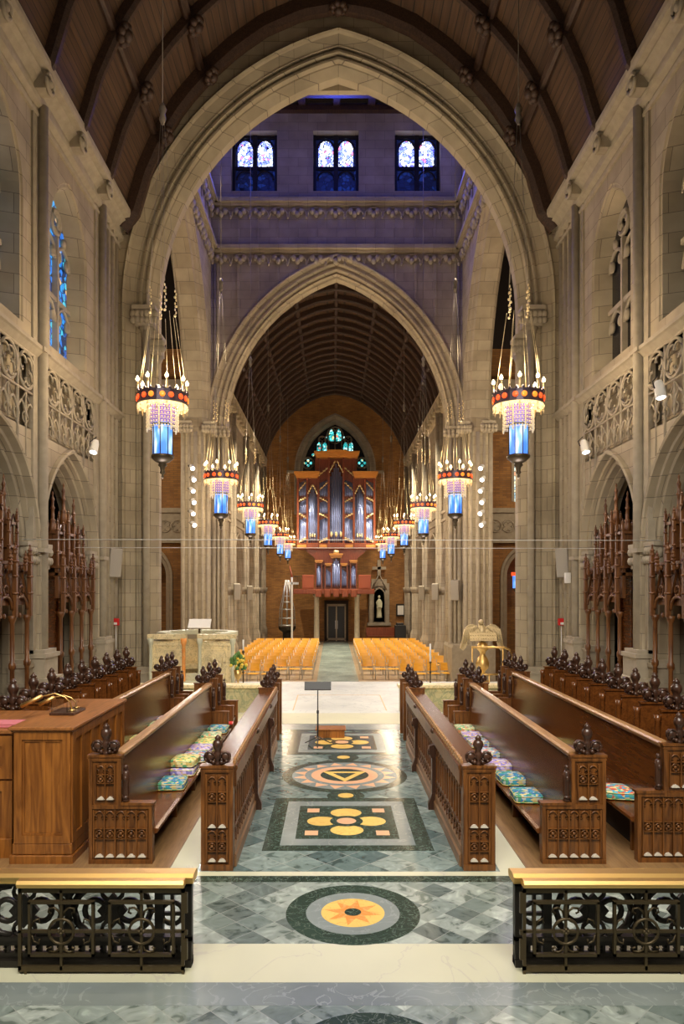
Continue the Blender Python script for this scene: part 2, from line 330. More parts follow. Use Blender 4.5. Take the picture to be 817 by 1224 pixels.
def tag(o, label=None, cat=None, group=None, kind=None):
    if label: o['label'] = label
    if cat: o['category'] = cat
    if group: o['group'] = group
    if kind: o['kind'] = kind
    return o
def thing(name, loc, label, cat, group=None, rz=0):
    o = bpy.data.objects.new(name, None); COL.objects.link(o); o.location = loc; o.rotation_euler = (0, 0, rz); o.empty_display_size = .1
    return tag(o, label, cat, group)
def struct(mb, name, mats, label=None, parent=None):
    o = mb.build(name, mats, parent)
    if parent is None: o['kind'] = 'structure'; 
    if label: o['label'] = label
    return o
def dup(o, parent=None):
    c = o.copy(); COL.objects.link(c)
    if parent is not None: c.parent = parent
    for ch in list(o.children): dup(ch, c)
    return c
# ------------------------------------------------------------------ arches
def arch_pt(a, rise, zs, o, t):
    """pointed arch outline offset outwards by o; t in -1..1 (arc), returns (u,z)"""
    R = (a * a + rise * rise) / (2 * a); c = R - a
    s_ = -1 if t < 0 else 1
    th_max = acos(min(1, c / (R + o))) if c > 0 else pi / 2 + math.asin(min(1, -c / (R + o)))
    th = th_max * (1 - abs(t)); return (s_ * ((R + o) * cos(th) - c), zs + (R + o) * sin(th))
def arch_line(a, rise, zs, zb, o, n=14, jamb=True):
    L = []
    if jamb: L.append((-(a + o), zb))
    for i in range(n + 1): L.append(arch_pt(a, rise, zs, o, -1 + i / n))
    L[-1] = (0.0, L[-1][1])
    for i in range(n - 1, -1, -1): u, z = arch_pt(a, rise, zs, o, -1 + i / n); L.append((-u, z))
    if jamb: L.append(((a + o), zb))
    return L
def arch_sweep(mb, prof, a, rise, zs, zb, M, uc=0, n=14, mi=0, jamb=True, smooth=False, close=False):
    lines = [arch_line(a, rise, zs, zb, o, n, jamb) for o, t in prof]
    K = len(lines[0]); vs = []
    for (o, t), L in zip(prof, lines): vs += [M(uc + u, t, z) for u, z in L]
    fs = []; P = len(prof)
    for p in range(P if close else P - 1):
        q = (p + 1) % P
        for k in range(K - 1): fs.append((p * K + k, p * K + k + 1, q * K + k + 1, q * K + k))
    mb.add(vs, fs, mi, smooth)
def wall_bay(mb, M, u0, u1, z0, z1, hole=None, o=0, t=0, n=14, mi=0, top=None):
    """flat wall from u0..u1, z0..z1 (or top(u)) with a pointed hole (uc,a,rise,zs,zb)"""
    T = top or (lambda u: z1)
    def quad(a, b, c, d): mb.add([M(p[0], t, p[1]) for p in (a, b, c, d)], [(0, 1, 2, 3)], mi)
    def strip(a, b, lo):
        N = max(1, int((b - a) / .4)) if top else 1
        for i in range(N):
            x, y = a + (b - a) * i / N, a + (b - a) * (i + 1) / N; quad((x, lo), (y, lo), (y, T(y)), (x, T(x)))
    if not hole: strip(u0, u1, z0); return
    uc, a, rise, zs, zb = hole
    strip(u0, uc - a - o, z0); strip(uc + a + o, u1, z0)
    L = arch_line(a, rise, zs, zb, o, n, False)
    for (p, q) in zip(L, L[1:]): quad((uc + p[0], p[1]), (uc + q[0], q[1]), (uc + q[0], T(uc + q[0])), (uc + p[0], T(uc + p[0])))
    if zb > z0 + 1e-4: quad((uc - a - o, z0), (uc + a + o, z0), (uc + a + o, zb), (uc - a - o, zb))
def arch_fill(mb, a, rise, zs, zb, M, uc=0, t=0, o=0, n=12, mi=0):
    L = arch_line(a, rise, zs, zb, o, n, False)
    for (p, q) in zip(L, L[1:]): mb.add([M(uc + p[0], t, zb), M(uc + q[0], t, zb), M(uc + q[0], t, q[1]), M(uc + p[0], t, p[1])], [(0, 1, 2, 3)], mi)
def interp(P, x):
    x = abs(x)
    for (a, za), (b, zb) in zip(P, P[1:]):
        if a <= x <= b: return za + (zb - za) * (x - a) / (b - a)
    return P[-1][1] if x > P[-1][0] else P[0][1]
VP = [(0, 17.9), (1, 17.72), (2, 17.28), (2.8, 16.72), (3.5, 16.08), (4.2, 15.28), (4.7, 14.5), (5.2, 13.35), (5.5, 12.3), (5.9, 11.9)]
def vault(x): return interp(VP, x)
def nvault(x): return 12.0 + (vault(x * 5.45 / 5.15) - 12.3) * .86
# ================================================================== SHELL
GN = -1.2      # nave floor
W = 5.73       # half width of the choir
WN = 5.3       # half width of the nave
# ---- floors
b = MB(); b.box(-6.4, 6.4, 2.0, 20.6, -.5, -.004); struct(b, 'floor', ['marble_white'])
def slab(name, mt, x0, x1, y0, y1, z=.0): b = MB(); b.box(x0, x1, y0, y1, -.02, z); return struct(b, name, [mt])
slab('floor_tiles_front', 'tile_front', -6, 6, 2.2, 4.62); slab('floor_band', 'marble_band', -6, 6, 4.62, 4.89, .001)
slab('floor_step', 'marble_white', -6, 6, 4.89, 5.42, .002); slab('floor_tiles_middle', 'tile_front', -6, 6, 5.42, 6.56)
slab('floor_dark_band', 'marble_dark', -1.45, 1.5, 6.56, 6.70, .001); slab('floor_pale_line', 'marble_white', -6, 6, 6.70, 6.80, .002)
slab('floor_choir_tiles', 'tile_choir', -1.42, 1.42, 6.80, 13.9)
slab('floor_dark_strip', 'marble_dark', -1.0, 1.0, 13.5, 13.62, .002); slab('floor_cross_band', 'marble_band', -6, 6, 13.62, 14.2, .003)
for s in (-1, 1):
    slab('floor_side_strip', 'marble_white', s * 1.42, s * 1.68, 6.80, 13.9, .002)
    slab('floor_wood_platform', 'floor_wood', s * 1.68, s * 3.42, 6.80, 13.9, .012)
b = MB()
for s in (-1, 1): b.box(min(s * 3.42, s * 5.7), max(s * 3.42, s * 5.7), 6.9, 13.9, -.02, .16)
struct(b, 'floor_stall_platform', ['floor_wood'])
slab('floor_crossing', 'marble_cool', -6, 6, 15.4, 20.6, .004); slab('floor_crossing_step', 'marble_white', -6, 6, 14.2, 15.4, .006)
b = MB(); z = .007
b.box(-1.02, -1.0, 15.75, 18.0, 0, z); b.box(1.0, 1.02, 15.75, 18.0, 0, z); b.box(-1.02, 1.02, 18.0, 18.02, 0, z)
struct(b, 'trim_1', ['brass'])
b = MB(); b.box(-14, 14, 20.6, 54, GN - .3, GN); struct(b, 'floor_nave', ['nave_floor'])
b = MB(); b.box(-14, 14, 20.55, 20.62, GN, 0); struct(b, 'wall_platform_edge', ['stone'])
b = MB(); b.box(-.82, .92, 20.6, 53, GN - .01, GN + .006); struct(b, 'floor_nave_aisle', ['marble_aisle'])
# ---- floor inlays
def flatpoly(mb, pts, z, mi=0): mb.prism(pts, 'z', z - .004, z, mi)
def disc(mb, c, r, z, mi=0, n=48, ry=None): flatpoly(mb, [(c[0] + r * cos(2 * pi * k / n), c[1] + (ry or r) * sin(2 * pi * k / n)) for k in range(n)], z, mi)
def medallion(c, R):
    b = MB(); disc(b, c, R, .003, 0, 64); disc(b, c, R * .70, .004, 1, 64); disc(b, c, R * .475, .005, 2, 48)
    pts = []
    for k in range(16): a = 2 * pi * k / 16 + pi / 16; r = R * (.43 if k % 2 else .20); pts.append((c[0] + r * cos(a), c[1] + r * sin(a)))
    flatpoly(b, pts, .006, 3); disc(b, c, R * .125, .007, 0)
    return struct(b, 'floor_medallion', ['marble_dark', 'marble_band', 'marble_yellow', 'marble_orange'])
medallion((.02, 5.94), .545); medallion((.08, 4.02), .52)
def flower_rug(x0, x1, y0, y1):
    b = MB(); cx, cy = (x0 + x1) / 2, (y0 + y1) / 2; hw, hh = (x1 - x0) / 2, (y1 - y0) / 2
    def R(k, z, mi): flatpoly(b, [(cx - k[0], cy - k[1]), (cx + k[0], cy - k[1]), (cx + k[0], cy + k[1]), (cx - k[0], cy + k[1])], z, mi)
    R((hw, hh), .003, 0); R((hw - .17, hh - .15), .004, 1); R((hw - .32, hh - .34), .005, 0)
    q = min(hh - .34, hw - .32)
    for dx, dy in ((0, 1), (0, -1), (1, 0), (-1, 0)): disc(b, (cx + dx * q * .50, cy + dy * q * .56), q * .31 if dx else q * .33, .007, 2, 32, q * .29)
    disc(b, (cx, cy), q * .34, .0085, 0, 32); disc(b, (cx, cy), q * .20, .0095, 3, 24)
    for sx in (-1, 1):
        for sy in (-1, 1):
            px, py = cx + sx * q * .70, cy + sy * q * .72; s_ = q * .13
            flatpoly(b, [(px - s_, py - s_), (px + s_, py - s_), (px + s_, py + s_), (px - s_, py + s_)], .007, 3)
    return struct(b, 'floor_inlay_flower', ['marble_dark', 'marble_band', 'marble_yellow', 'marble_pink'])
flower_rug(-.86, .88, 7.34, 9.18); flower_rug(-.88, .90, 11.58, 13.4)
b = MB(); c = (.02, 10.3); disc(b, c, .88, .003, 0, 72)
n = 16; pts = []
disc(b, c, .74, .004, 1, 64)
for k in range(2 * n): a = 2 * pi * k / (2 * n); r = .72 if k % 2 else .55; pts.append((c[0] + r * cos(a), c[1] + r * sin(a)))
flatpoly(b, pts, .005, 3); disc(b, c, .56, .006, 1, 64); disc(b, c, .47, .007, 3, 64); disc(b, c, .34, .008, 0, 48)
def tri(r, rot, z, mi): flatpoly(b, [(c[0] + r * cos(rot + 2 * pi * k / 3), c[1] + r * sin(rot + 2 * pi * k / 3)) for k in range(3)], z, mi)
tri(.36, radians(-90), .009, 2); tri(.19, radians(-90), .010, 0)
struct(b, 'floor_inlay_sun', ['marble_dark', 'marble_band', 'marble_yellow', 'marble_pink', 'marble_orange'])
for cy in (9.28, 11.38):
    b = MB(); disc(b, (.02, cy), .24, .0035, 0, 32); disc(b, (.02, cy), .10, .009, 1, 24); struct(b, 'floor_inlay_dot', ['marble_dark', 'marble_yellow'])
# ---- choir side walls
BAYS = [(6.95, 8.65), (10.35, 12.05), (13.75, 15.45)]   # (start, arch centre); pitch 3.4
def side_M(s, base=W): return lambda u, t, z: (s * (base + t), u, z)
ARC_PROF = [(.42, 0), (.42, -.09), (.38, -.11), (.34, -.09), (.31, .04), (.25, .05), (.22, .17), (.19, .13), (.15, .11), (.12, .14), (.10, .27), (.04, .25), (0, .34), (0, .46), (.10, .50), (.10, .62)]
WIN_PROF = [(.30, 0), (.27, .03), (.22, .03), (.05, .50), (0, .52), (0, .80)]
def quatrefoil(mb, M, u, z, r, tk=.02, t=-.0):
    mb.tube([M(u + r * cos(2 * pi * k / 20), t, z + r * sin(2 * pi * k / 20)) for k in range(20)], tk, 5, closed=True)
    for q in range(4):
        a = pi / 4 + q * pi / 2; cu, cz = u + r * .48 * cos(a), z + r * .48 * sin(a)
        mb.tube([M(cu + r * .42 * cos(a + x), t + .01, cz + r * .42 * sin(a + x)) for x in [-2.2 + 4.4 * i / 8 for i in range(9)]], tk * .8, 4)
for s, side in ((-1, 'left'), (1, 'right')):
    M = side_M(s)
    b = MB()
    for y0, yc in BAYS:
        y1 = y0 + 3.4
        wall_bay(b, M, y0, y1, 0, 5.60, (yc, 1.25, 1.75, 3.4, 0), o=.42)
        wall_bay(b, M, y0, y1, 7.0, 12.3, (yc, .78, 1.15, 9.75, 7.45), o=.30)
        # recessed tracery zone
        wall_bay(b, lambda u, t, z: M(u, t + .20, z), y0, y1, 5.60, 7.0)
    b.box(*sorted((s * W, s * (W + .20))), 6.95, 19, 5.58, 5.60) ; wall_bay(b, M, 17.15, 19.0, 0, 12.3)
    struct(b, 'wall_' + side, ['stone'])
    b = MB()
    for y0, yc in BAYS:
        arch_sweep(b, ARC_PROF, 1.25, 1.75, 3.4, 0, M, yc, 12)
        arch_sweep(b, WIN_PROF, .78, 1.15, 9.75, 7.45, M, yc, 10)
        b.add([M(yc - 1.08, 0, 7.42), M(yc + 1.08, 0, 7.42), M(yc + .8, .8, 7.75), M(yc - .8, .8, 7.75)], [(0, 1, 2, 3)])
    struct(b, 'wall_arcade_mouldings_' + side, ['stone'])
    # vault shafts between bays
    b = MB()
    for y in (10.35, 13.75, 17.3):
        for dy, r, dx in ((-.20, .065, .02), (-.09, .05, .0), (.03, .10, -.10), (.16, .05, .0), (.27, .065, .02)):
            b.lathe([(r, 0), (r, 11.75)], (s * (W + dx), y + dy, 0), 8)
        b.box(*sorted((s * (W - .04), s * (W + .1))), y - .27, y + .33, 0, 11.7)
        for zz in (7.12, 3.35): b.box(*sorted((s * (W - .20), s * (W + .05))), y - .16, y + .22, zz - .03, zz + .05)
        for z0_, z1_, w_ in ((0, .9, .34), (.9, .98, .37), (.98, 1.35, .29), (1.35, 1.43, .32), (1.43, 1.5, .27)): b.box(*sorted((s * (W - w_ + .03), s * (W + .1))), y - w_, y + w_ + .06, z0_, z1_)
    # extra plain shafts near the crossing pier
    for y in (18.0, 18.35, 18.72): b.lathe([(.06, 0), (.06, 11.9)], (s * W, y, 0), 8)
    struct(b, 'trim_2', ['stone_carved'])
    # string course and cornice
    b = MB()
    b.prism([(s * (W + .05), 6.98), (s * (W - .03), 6.98), (s * (W - .13), 7.08), (s * (W - .17), 7.10), (s * (W - .17), 7.17), (s * (W - .10), 7.2), (s * (W + .05), 7.30)], 'y', 6.9, 19)
    struct(b, 'trim_3', ['stone_carved'])
    b = MB()
    b.prism([(s * (W + .05), 11.5), (s * (W - .05), 11.5), (s * (W - .07), 11.56), (s * (W - .02), 11.60), (s * (W - .02), 11.66), (s * (W - .12), 11.72), (s * (W - .14), 11.80), (s * (W - .07), 11.84), (s * (W - .10), 11.94), (s * (W - .18), 12.04), (s * (W - .27), 12.10), (s * (W - .22), 12.14), (s * (W - .36), 12.18), (s * (W - .39), 12.26), (s * (W - .39), 12.36), (s * (W + .05), 12.42)], 'y', 6.9, 19)
    for k in range(6):
        y = 8.1 + 1.8 * k
        b.tube([(s * (W - .34), y + .17 * cos(a), 12.0 + .17 * sin(a)) for a in [2 * pi * i / 12 for i in range(12)]], .04, 5, closed=True)
        b.ball((s * (W - .32), y, 12.0), .08, .09, .09, 8, 5)
        b.box(*sorted((s * (W - .31), s * (W - .1))), y - .14, y + .14, 11.84, 12.2)
    struct(b, 'trim_4', ['stone_carved'])
    # tracery frieze: cusped circles over tall cusped lancets
    b = MB(); Mt = lambda u, t, z: M(u, t - .015, z)
    for y0, yc in BAYS:
        ya, yb = y0 + .36, y0 + 3.4 - .16; n = 4; p = (yb - ya) / n
        for zz, r_ in ((6.97, .03), (6.24, .022)): b.tube([Mt(ya, 0, zz), Mt(yb, 0, zz)], r_, 5)
        for k in range(n + 1):
            u = ya + p * k; d_ = abs(u - yc); lo = 4.2 if d_ > 1.45 else (5.1 if d_ > .8 else 5.62)
            b.tube([Mt(u, .01, lo), Mt(u, .01, 6.97)], .030, 5)
        for k in range(n):
            u = ya + p * (k + .5); quatrefoil(b, Mt, u, 6.61, p * .46, .030)
            for q in (-1, 1):
                for zz in (6.34, 6.88): b.tube([Mt(u + q * p * .5 + .07 * cos(a), .02, zz + .06 * sin(a)) for a in [2 * pi * i / 8 for i in range(8)]], .014, 4, closed=True)
            for q in (-.25, .25):
                uu = u + q * p; a_ = p * .235
                L = arch_line(a_, a_ * 1.5, 5.78, 5.6, 0, 5, False); b.tube([Mt(uu + x, .01, zz) for x, zz in L], .025, 5)
                for e in (-1, 1):
                    b.tube([Mt(uu + e * (a_ - .10 * sin(t)), .02, 5.76 + .10 * cos(t)) for t in [pi * i / 6 for i in range(7)]], .016, 4)
            b.tube([Mt(u, .01, 6.24), Mt(u, .01, 5.05 if abs(u - yc) > 1 else 5.62)], .020, 5)
            b.tube([Mt(u - p * .25, .01, 5.78 + p * .35), Mt(u, .01, 6.22), Mt(u + p * .25, .01, 5.78 + p * .35)], .014, 4)
    struct(b, 'trim_5', ['stone_carved'])
    # capitals of the arcade
    b = MB()
    for y0, yc in BAYS:
        for q in (-1, 1):
            y = yc + q * 1.38
            b.box(*sorted((s * (W - .07), s * (W + .6))), y - .26, y + .26, 3.42, 3.50)
            b.box(*sorted((s * (W - .03), s * (W + .6))), y - .22, y + .22, 3.02, 3.42)
            for i in range(5):
                for j in range(2): b.ball((s * (W - .05), y - .2 + .1 * i, 3.34 - .17 * j), .06, .065, .085, 6, 4)
                b.ball((s * (W + .06 + .11 * i), y - q * .23, 3.30), .06, .05, .10, 6, 4)
            # jamb plinth
            for z0_, z1_, w_ in ((0, .85, .27), (.85, .93, .30), (.93, 1.2, .24), (1.2, 1.27, .27), (1.27, 1.34, .23)): b.box(*sorted((s * (W - w_ + .2), s * (W + .3))), y - w_, y + w_, z0_, z1_)
    struct(b, 'trim_6', ['stone_carved'])
    # clerestory windows
    for k, (y0, yc) in enumerate(BAYS):
        b = MB(); arch_fill(b, .8, 1.17, 9.75, 7.6, M, yc, .36)
        g = struct(b, 'window_%d' % (k + 1 + (3 if s > 0 else 0)), ['glass_blue' if s < 0 else 'glass_plain'])
        b = MB(); Mw = lambda u, t, z: M(yc + u, .30 + t, z)
        b.box(*sorted((M(0, .24, 0)[0], M(0, .38, 0)[0])), yc - .045, yc + .045, 7.5, 10.1)
        for zz in (8.75,): b.box(*sorted((M(0, .26, 0)[0], M(0, .37, 0)[0])), yc - .8, yc + .8, zz - .05, zz + .05)
        for q in (-1, 1):
            for zs_ in (8.28, 9.62):
                L = arch_line(.36, .40, zs_, 7.5, 0, 6, False)
                b.tube([Mw(q * .41 + x, 0, zz) for x, zz in L], .04, 6)
                for e in (-1, 1): b.ball(Mw(q * .41 + e * .24, 0, zs_ + .12), .07, .12, .13, 6, 5)
        quatrefoil(b, lambda u, t, z: Mw(u, t, z), 0, 10.42, .24, .05)
        for e in (-1, 1): b.ball(Mw(e * .45, 0, 10.15), .07, .10, .12, 6, 5)
        b.build('window_tracery', ['stone_carved'], g)
    # chamber behind the arcade
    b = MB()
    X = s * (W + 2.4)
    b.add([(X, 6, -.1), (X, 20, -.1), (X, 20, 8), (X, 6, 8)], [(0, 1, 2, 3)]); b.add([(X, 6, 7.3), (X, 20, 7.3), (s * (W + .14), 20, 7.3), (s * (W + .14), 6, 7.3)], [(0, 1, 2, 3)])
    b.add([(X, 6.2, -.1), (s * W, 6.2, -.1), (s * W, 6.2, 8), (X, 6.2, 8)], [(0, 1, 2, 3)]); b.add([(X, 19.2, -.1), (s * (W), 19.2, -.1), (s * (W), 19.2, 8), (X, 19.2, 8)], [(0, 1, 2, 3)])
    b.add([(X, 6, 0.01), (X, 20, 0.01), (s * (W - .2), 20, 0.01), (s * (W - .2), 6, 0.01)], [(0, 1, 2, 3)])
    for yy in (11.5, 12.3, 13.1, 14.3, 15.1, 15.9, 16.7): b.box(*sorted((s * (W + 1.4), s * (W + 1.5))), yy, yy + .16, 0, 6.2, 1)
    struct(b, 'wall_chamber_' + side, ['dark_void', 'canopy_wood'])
# ---- choir ceiling
def ceiling(y0, y1, V, hw, ribs, purl, name, pn=None):
    b = MB(); xs = [-hw + 2 * hw * i / 40 for i in range(41)]
    b.add([(x, y, V(x) + .12) for y in (y0, y1) for x in xs], [(i, i + 1, 42 + i, 41 + i) for i in range(40)])
    struct(b, name, ['ceiling_boards'])
    b = MB()
    for y, wd, dp in ribs:
        pts = [(x, V(x)) for x in xs]
        vs = []
        for i, (x, z) in enumerate(pts):
            i0, i1 = max(0, i - 1), min(40, i + 1); tx, tz = pts[i1][0] - pts[i0][0], pts[i1][1] - pts[i0][1]; l = sqrt(tx * tx + tz * tz); nx, nz = tz / l, -tx / l
            if nz > 0: nx, nz = -nx, -nz
            for dy, dn in ((-wd, -.15), (-wd, dp * .6), (-wd * .5, dp), (wd * .5, dp), (wd, dp * .6), (wd, -.15)): vs.append((x + nx * dn, y + dy, z + nz * dn))
        b.add(vs, [(i * 6 + k, i * 6 + k + 1, (i + 1) * 6 + k + 1, (i + 1) * 6 + k) for i in range(40) for k in range(5)])
    for px in purl:
        for sg in ((-1, 1) if px > 0 else (1,)):
            x = sg * px; z = V(x); sl = (V(x + .05) - V(x - .05)) / .1; l = sqrt(1 + sl * sl); nx, nz = sl / l, -1 / l
            tx, tz = 1 / l, sl / l; w_ = .10
            P = [(x + tx * a + nx * c_, z + tz * a + nz * c_) for a, c_ in ((-w_, -.12), (w_, -.12), (w_, .03), (w_ * .5, .09), (-w_ * .5, .09), (-w_, .03))]
            b.prism(P, 'y', y0, y1)
    struct(b, name + '_ribs', ['beam_wood'])
    if pn is not None:
        for px in purl:
            for sg in ((-1, 1) if px > 0 else (1,)):
                for y, wd, dp in ribs:
                    x = sg * px; sl = (V(x + .05) - V(x - .05)) / .1; l_ = sqrt(1 + sl * sl); z = V(x) - (dp + .03) / l_; x += sl / l_ * (dp + .03); b2 = MB()
                    for k in range(7): a = 2 * pi * k / 7; b2.ball((.16 * cos(a), .16 * sin(a), -.02), .10, .10, .09, 6, 4)
                    b2.ball((0, 0, -.09), .13, .13, .11, 8, 5); b2.lathe([(.16, .08), (.19, .03), (.16, 0)], n=10)
                    pn.append((b2, (x, y, z), atan2(sl, 1)))
RIBS = [(8.1 + 1.8 * k, .10, .20) for k in range(6)] + [(18.85, .16, .34)]
bosses = []
ceiling(6.9, 19.0, vault, 5.75, RIBS, [0, 3.55, 4.75], 'ceiling', bosses)
boss0 = None
for (b2, loc, sg) in bosses:
    if loc[1] > 18.5: loc = (loc[0], 18.62, loc[2] - .02)
    if boss0 is None: boss0 = b2.build('ceiling_boss', ['beam_wood']); boss0['kind'] = 'structure'; o = boss0
    else: o = boss0.copy(); COL.objects.link(o)
    o.location = loc; o.rotation_euler = (0, -sg, 0)
# ---- crossing arch (choir side)
M1 = lambda u, t, z: (u, 19.0 + t, z)
P1 = [(.84, .0), (.84, -.07), (.80, -.10), (.76, -.06), (.74, .02), (.56, .12), (.52, .12), (.50, .20), (.45, .21), (.42, .13), (.37, .13), (.35, .26), (.30, .27), (.27, .19), (.22, .20), (.20, .34), (.17, .35), (.03, .52), (0, .56), (0, .84), (.06, .9)]
b = MB(); wall_bay(b, M1, -W - .1, W + .1, 0, 12, (0, 4.82, 6.38, 10.0, 0), o=.84, top=lambda u: vault(u) + .2, n=20)
M1b = lambda u, t, z: (u, 19.9 + t, z)
wall_bay(b, M1b, -5.12, 5.12, -1.2, 22.4, (0, 4.82, 6.38, 10.0, -1.2), o=.06, n=20)
struct(b, 'wall_crossing_east', ['stone'])
b = MB(); arch_sweep(b, P1, 4.82, 6.38, 10.0, 0, M1, 0, 22)
struct(b, 'wall_crossing_arch', ['stone'])
b = MB()
for s in (-1, 1):
    for uc, w_, t0, zc in ((5.06, .30, .16, 10.0), (4.86, .2, .5, 9.35)):
        b.box(s * uc - w_, s * uc + w_, 19 + t0 - .3, 19 + t0 + .25, zc - .10, zc)
        b.box(s * uc - w_ * .8, s * uc + w_ * .8, 19 + t0 - .2, 19 + t0 + .2, zc - .5, zc - .1)
        for i in range(6):
            for j in range(2): b.ball((s * uc - w_ + w_ * .4 * i, 19 + t0 - .2, zc - .2 - .16 * j), .09, .08, .10, 6, 4)
        b.lathe([(.02, -1.05), (.08, -.95), (.12, -.7), (.2, -.5)], (s * uc, 19 + t0, zc), 8)
        if uc > 5: b.lathe([(.09, 0), (.09, zc - .6)], (s * (uc - .02), 19 + t0 - .08, 0), 10)
    for z0_, z1_, w_ in ((0, .42, .10), (.42, .48, .14), (.48, .60, .06)): b.box(*sorted((s * 5.74, s * (4.82 - w_))), 18.98 - w_, 19.95, z0_, z1_)
struct(b, 'trim_7', ['stone_carved'])
# ---- tower over the crossing
TX = 5.1; TY0, TY1 = 19.9, 29.6
P2 = [(.74, 0), (.74, -.12), (.68, -.16), (.62, -.13), (.58, .06), (.50, .07), (.46, .02), (.41, .03), (.38, .20), (.31, .21), (.27, .13), (.22, .14), (.19, .33), (.13, .34), (.10, .27), (.06, .45), (0, .48), (0, .88), (.1, .95)]
M2 = lambda u, t, z: (u, TY1 + t, z)
b = MB(); wall_bay(b, M2, -6.2, 6.2, GN, 18.6, (0, 4.55, 6.4, 9.05, GN), o=.74, n=20)
# clerestory stage with three window openings
for x0, x1 in ((-6.2, -4.28), (-2.42, -.96), (.90, 2.36), (4.22, 6.2)): b.add([M2(x0, 0, 18.6), M2(x1, 0, 18.6), M2(x1, 0, 22.4), M2(x0, 0, 22.4)], [(0, 1, 2, 3)])
for x0 in (-4.28, -.96, 2.36):
    b.add([M2(x0, 0, 21.25), M2(x0 + 1.86, 0, 21.25), M2(x0 + 1.86, 0, 22.4), M2(x0, 0, 22.4)], [(0, 1, 2, 3)])
    b.add([M2(x0, 0, 18.6), M2(x0 + 1.86, 0, 18.6), M2(x0 + 1.86, 0, 18.8), M2(x0, 0, 18.8)], [(0, 1, 2, 3)])
    for xa in (x0, x0 + 1.86): b.add([M2(xa, 0, 18.8), M2(xa, .5, 18.8), M2(xa, .5, 21.25), M2(xa, 0, 21.25)], [(0, 1, 2, 3)])
    for za in (18.8, 21.25): b.add([M2(x0, 0, za), M2(x0, .5, za), M2(x0 + 1.86, .5, za), M2(x0 + 1.86, 0, za)], [(0, 1, 2, 3)])
struct(b, 'wall_crossing_west', ['stone_dim'])
b = MB(); arch_sweep(b, P2, 4.55, 6.4, 9.05, GN, M2, 0, 22); struct(b, 'wall_nave_arch', ['stone'])
for k, x0 in enumerate((-4.28, -.96, 2.36)):
    b = MB(); b.box(x0, x0 + 1.86, TY1 + .42, TY1 + .46, 18.8, 21.25)
    g = struct(b, 'window_%d' % (7 + k), ['glass_dark'])
    b = MB()
    for q in (0, 1):
        u0 = x0 + .22 + q * .82
        b.prism([(u0, 20.02), (u0 + .6, 20.02), (u0 + .6, 20.75), (u0 + .5, 20.95), (u0 + .3, 21.12), (u0 + .1, 20.95), (u0, 20.75)], 'y', TY1 + .38, TY1 + .415)
    o = b.build('pane', ['glass_lantern'], g); o['label'] = 'lit upper pane of patterned glass'
    b = MB()
    for xa, w_ in ((x0, .12), (x0 + .93, .09), (x0 + 1.86, .12)): b.box(xa - w_, xa + w_, TY1 + .30, TY1 + .44, 18.8, 21.25)
    for za in (19.92, 21.2, 18.85): b.box(x0, x0 + 1.86, TY1 + .32, TY1 + .44, za - .06, za + .06)
    for q in (0, 1):
        uc = x0 + .52 + q * .82
        for zs_ in (19.45, 20.72):
            L = arch_line(.34, .36, zs_, 0, 0, 6, False); b.tube([(uc + x, TY1 + .36, zz) for x, zz in L], .04, 5)
    b.build('window_tracery', ['iron'], g)
for s, side in ((-1, 'left'), (1, 'right')):
    MS = lambda u, t, z: (s * (TX + t), u, z)
    b = MB(); wall_bay(b, MS, TY0, TY1, GN, 22.4, (24.75, 3.9, 6.2, 9.6, GN), o=.35, n=18); struct(b, 'wall_transept_arch_' + side, ['stone'])
    b = MB(); arch_sweep(b, [(.35, 0), (.35, -.06), (.27, -.07), (.22, .02), (.14, .06), (.10, .14), (0, .20), (0, .85), (.12, .95), (.3, 1.0)], 3.9, 6.2, 9.6, GN, MS, 24.75, 20); struct(b, 'wall_transept_soffit_' + side, ['stone'])
# cornice bands with little hanging arches, and panel strips
b = MB()
for zc in (16.35, 18.25):
    for (x0, x1, y0, y1) in ((-TX, TX, TY1 - .30, TY1), (-TX, -TX + .3, TY0, TY1), (TX - .3, TX, TY0, TY1), (-TX, TX, TY0, TY0 + .3)):
        b.box(x0, x1, y0, y1, zc, zc + .16); 
        cx_ = (x0 + x1) / 2; cy_ = (y0 + y1) / 2
        if x1 - x0 > 1: b.box(x0, x1, *( (TY1 - .18, TY1) if y1 == TY1 else (TY0, TY0 + .18)), zc - .1, zc)
        else: b.box(*( (x0, x0 + .18) if x0 < 0 else (x1 - .18, x1)), y0, y1, zc - .1, zc)
struct(b, 'trim_8', ['stone'])
b = MB()
def corbel(x, y, z, nx, ny):
    # a hanging trefoil arch: three lobes in front of the wall
    ax, ay = -ny, nx
    for q in (-1, 0, 1): b.ball((x + ax * .15 * q + nx * .10, y + ay * .15 * q + ny * .10, z + (.02 if q else -.10)), .11, .11, .13, 8, 5)
    b.tube([(x + ax * .36 * cos(a) + nx * .06, y + ay * .36 * cos(a) + ny * .06, z - .16 + .36 * sin(a)) for a in [pi * i / 8 for i in range(9)]], .035, 5)
    b.ball((x + ax * .37 + nx * .08, y + ay * .37 + ny * .08, z - .20), .06, .06, .09, 6, 4)
for zc in (16.05, 17.95):
    for k in range(13): corbel(-TX + .42 + k * .772, TY1, zc - .05, 0, -1)
    for s in (-1, 1):
        for k in range(12): corbel(s * TX, TY0 + .5 + k * .78, zc - .05, -s, 0)
struct(b, 'trim_9', ['stone_carved'])
b = MB()
for k in range(13):
    x = -4.8 + .8 * k; b.box(x - .03, x + .03, TY1 - .05, TY1, 16.55, 17.85)
    d_ = abs(x); top_ = 15.85
    L = arch_line(4.55, 6.4, 9.05, 9, .8, 30, False)
    zz = min([z for u, z in L if abs(u) <= abs(x) + .15] or [9]) if abs(x) < 5.2 else 9
    if zz < top_: b.box(x - .05, x + .05, TY1 - .06, TY1, zz, top_)
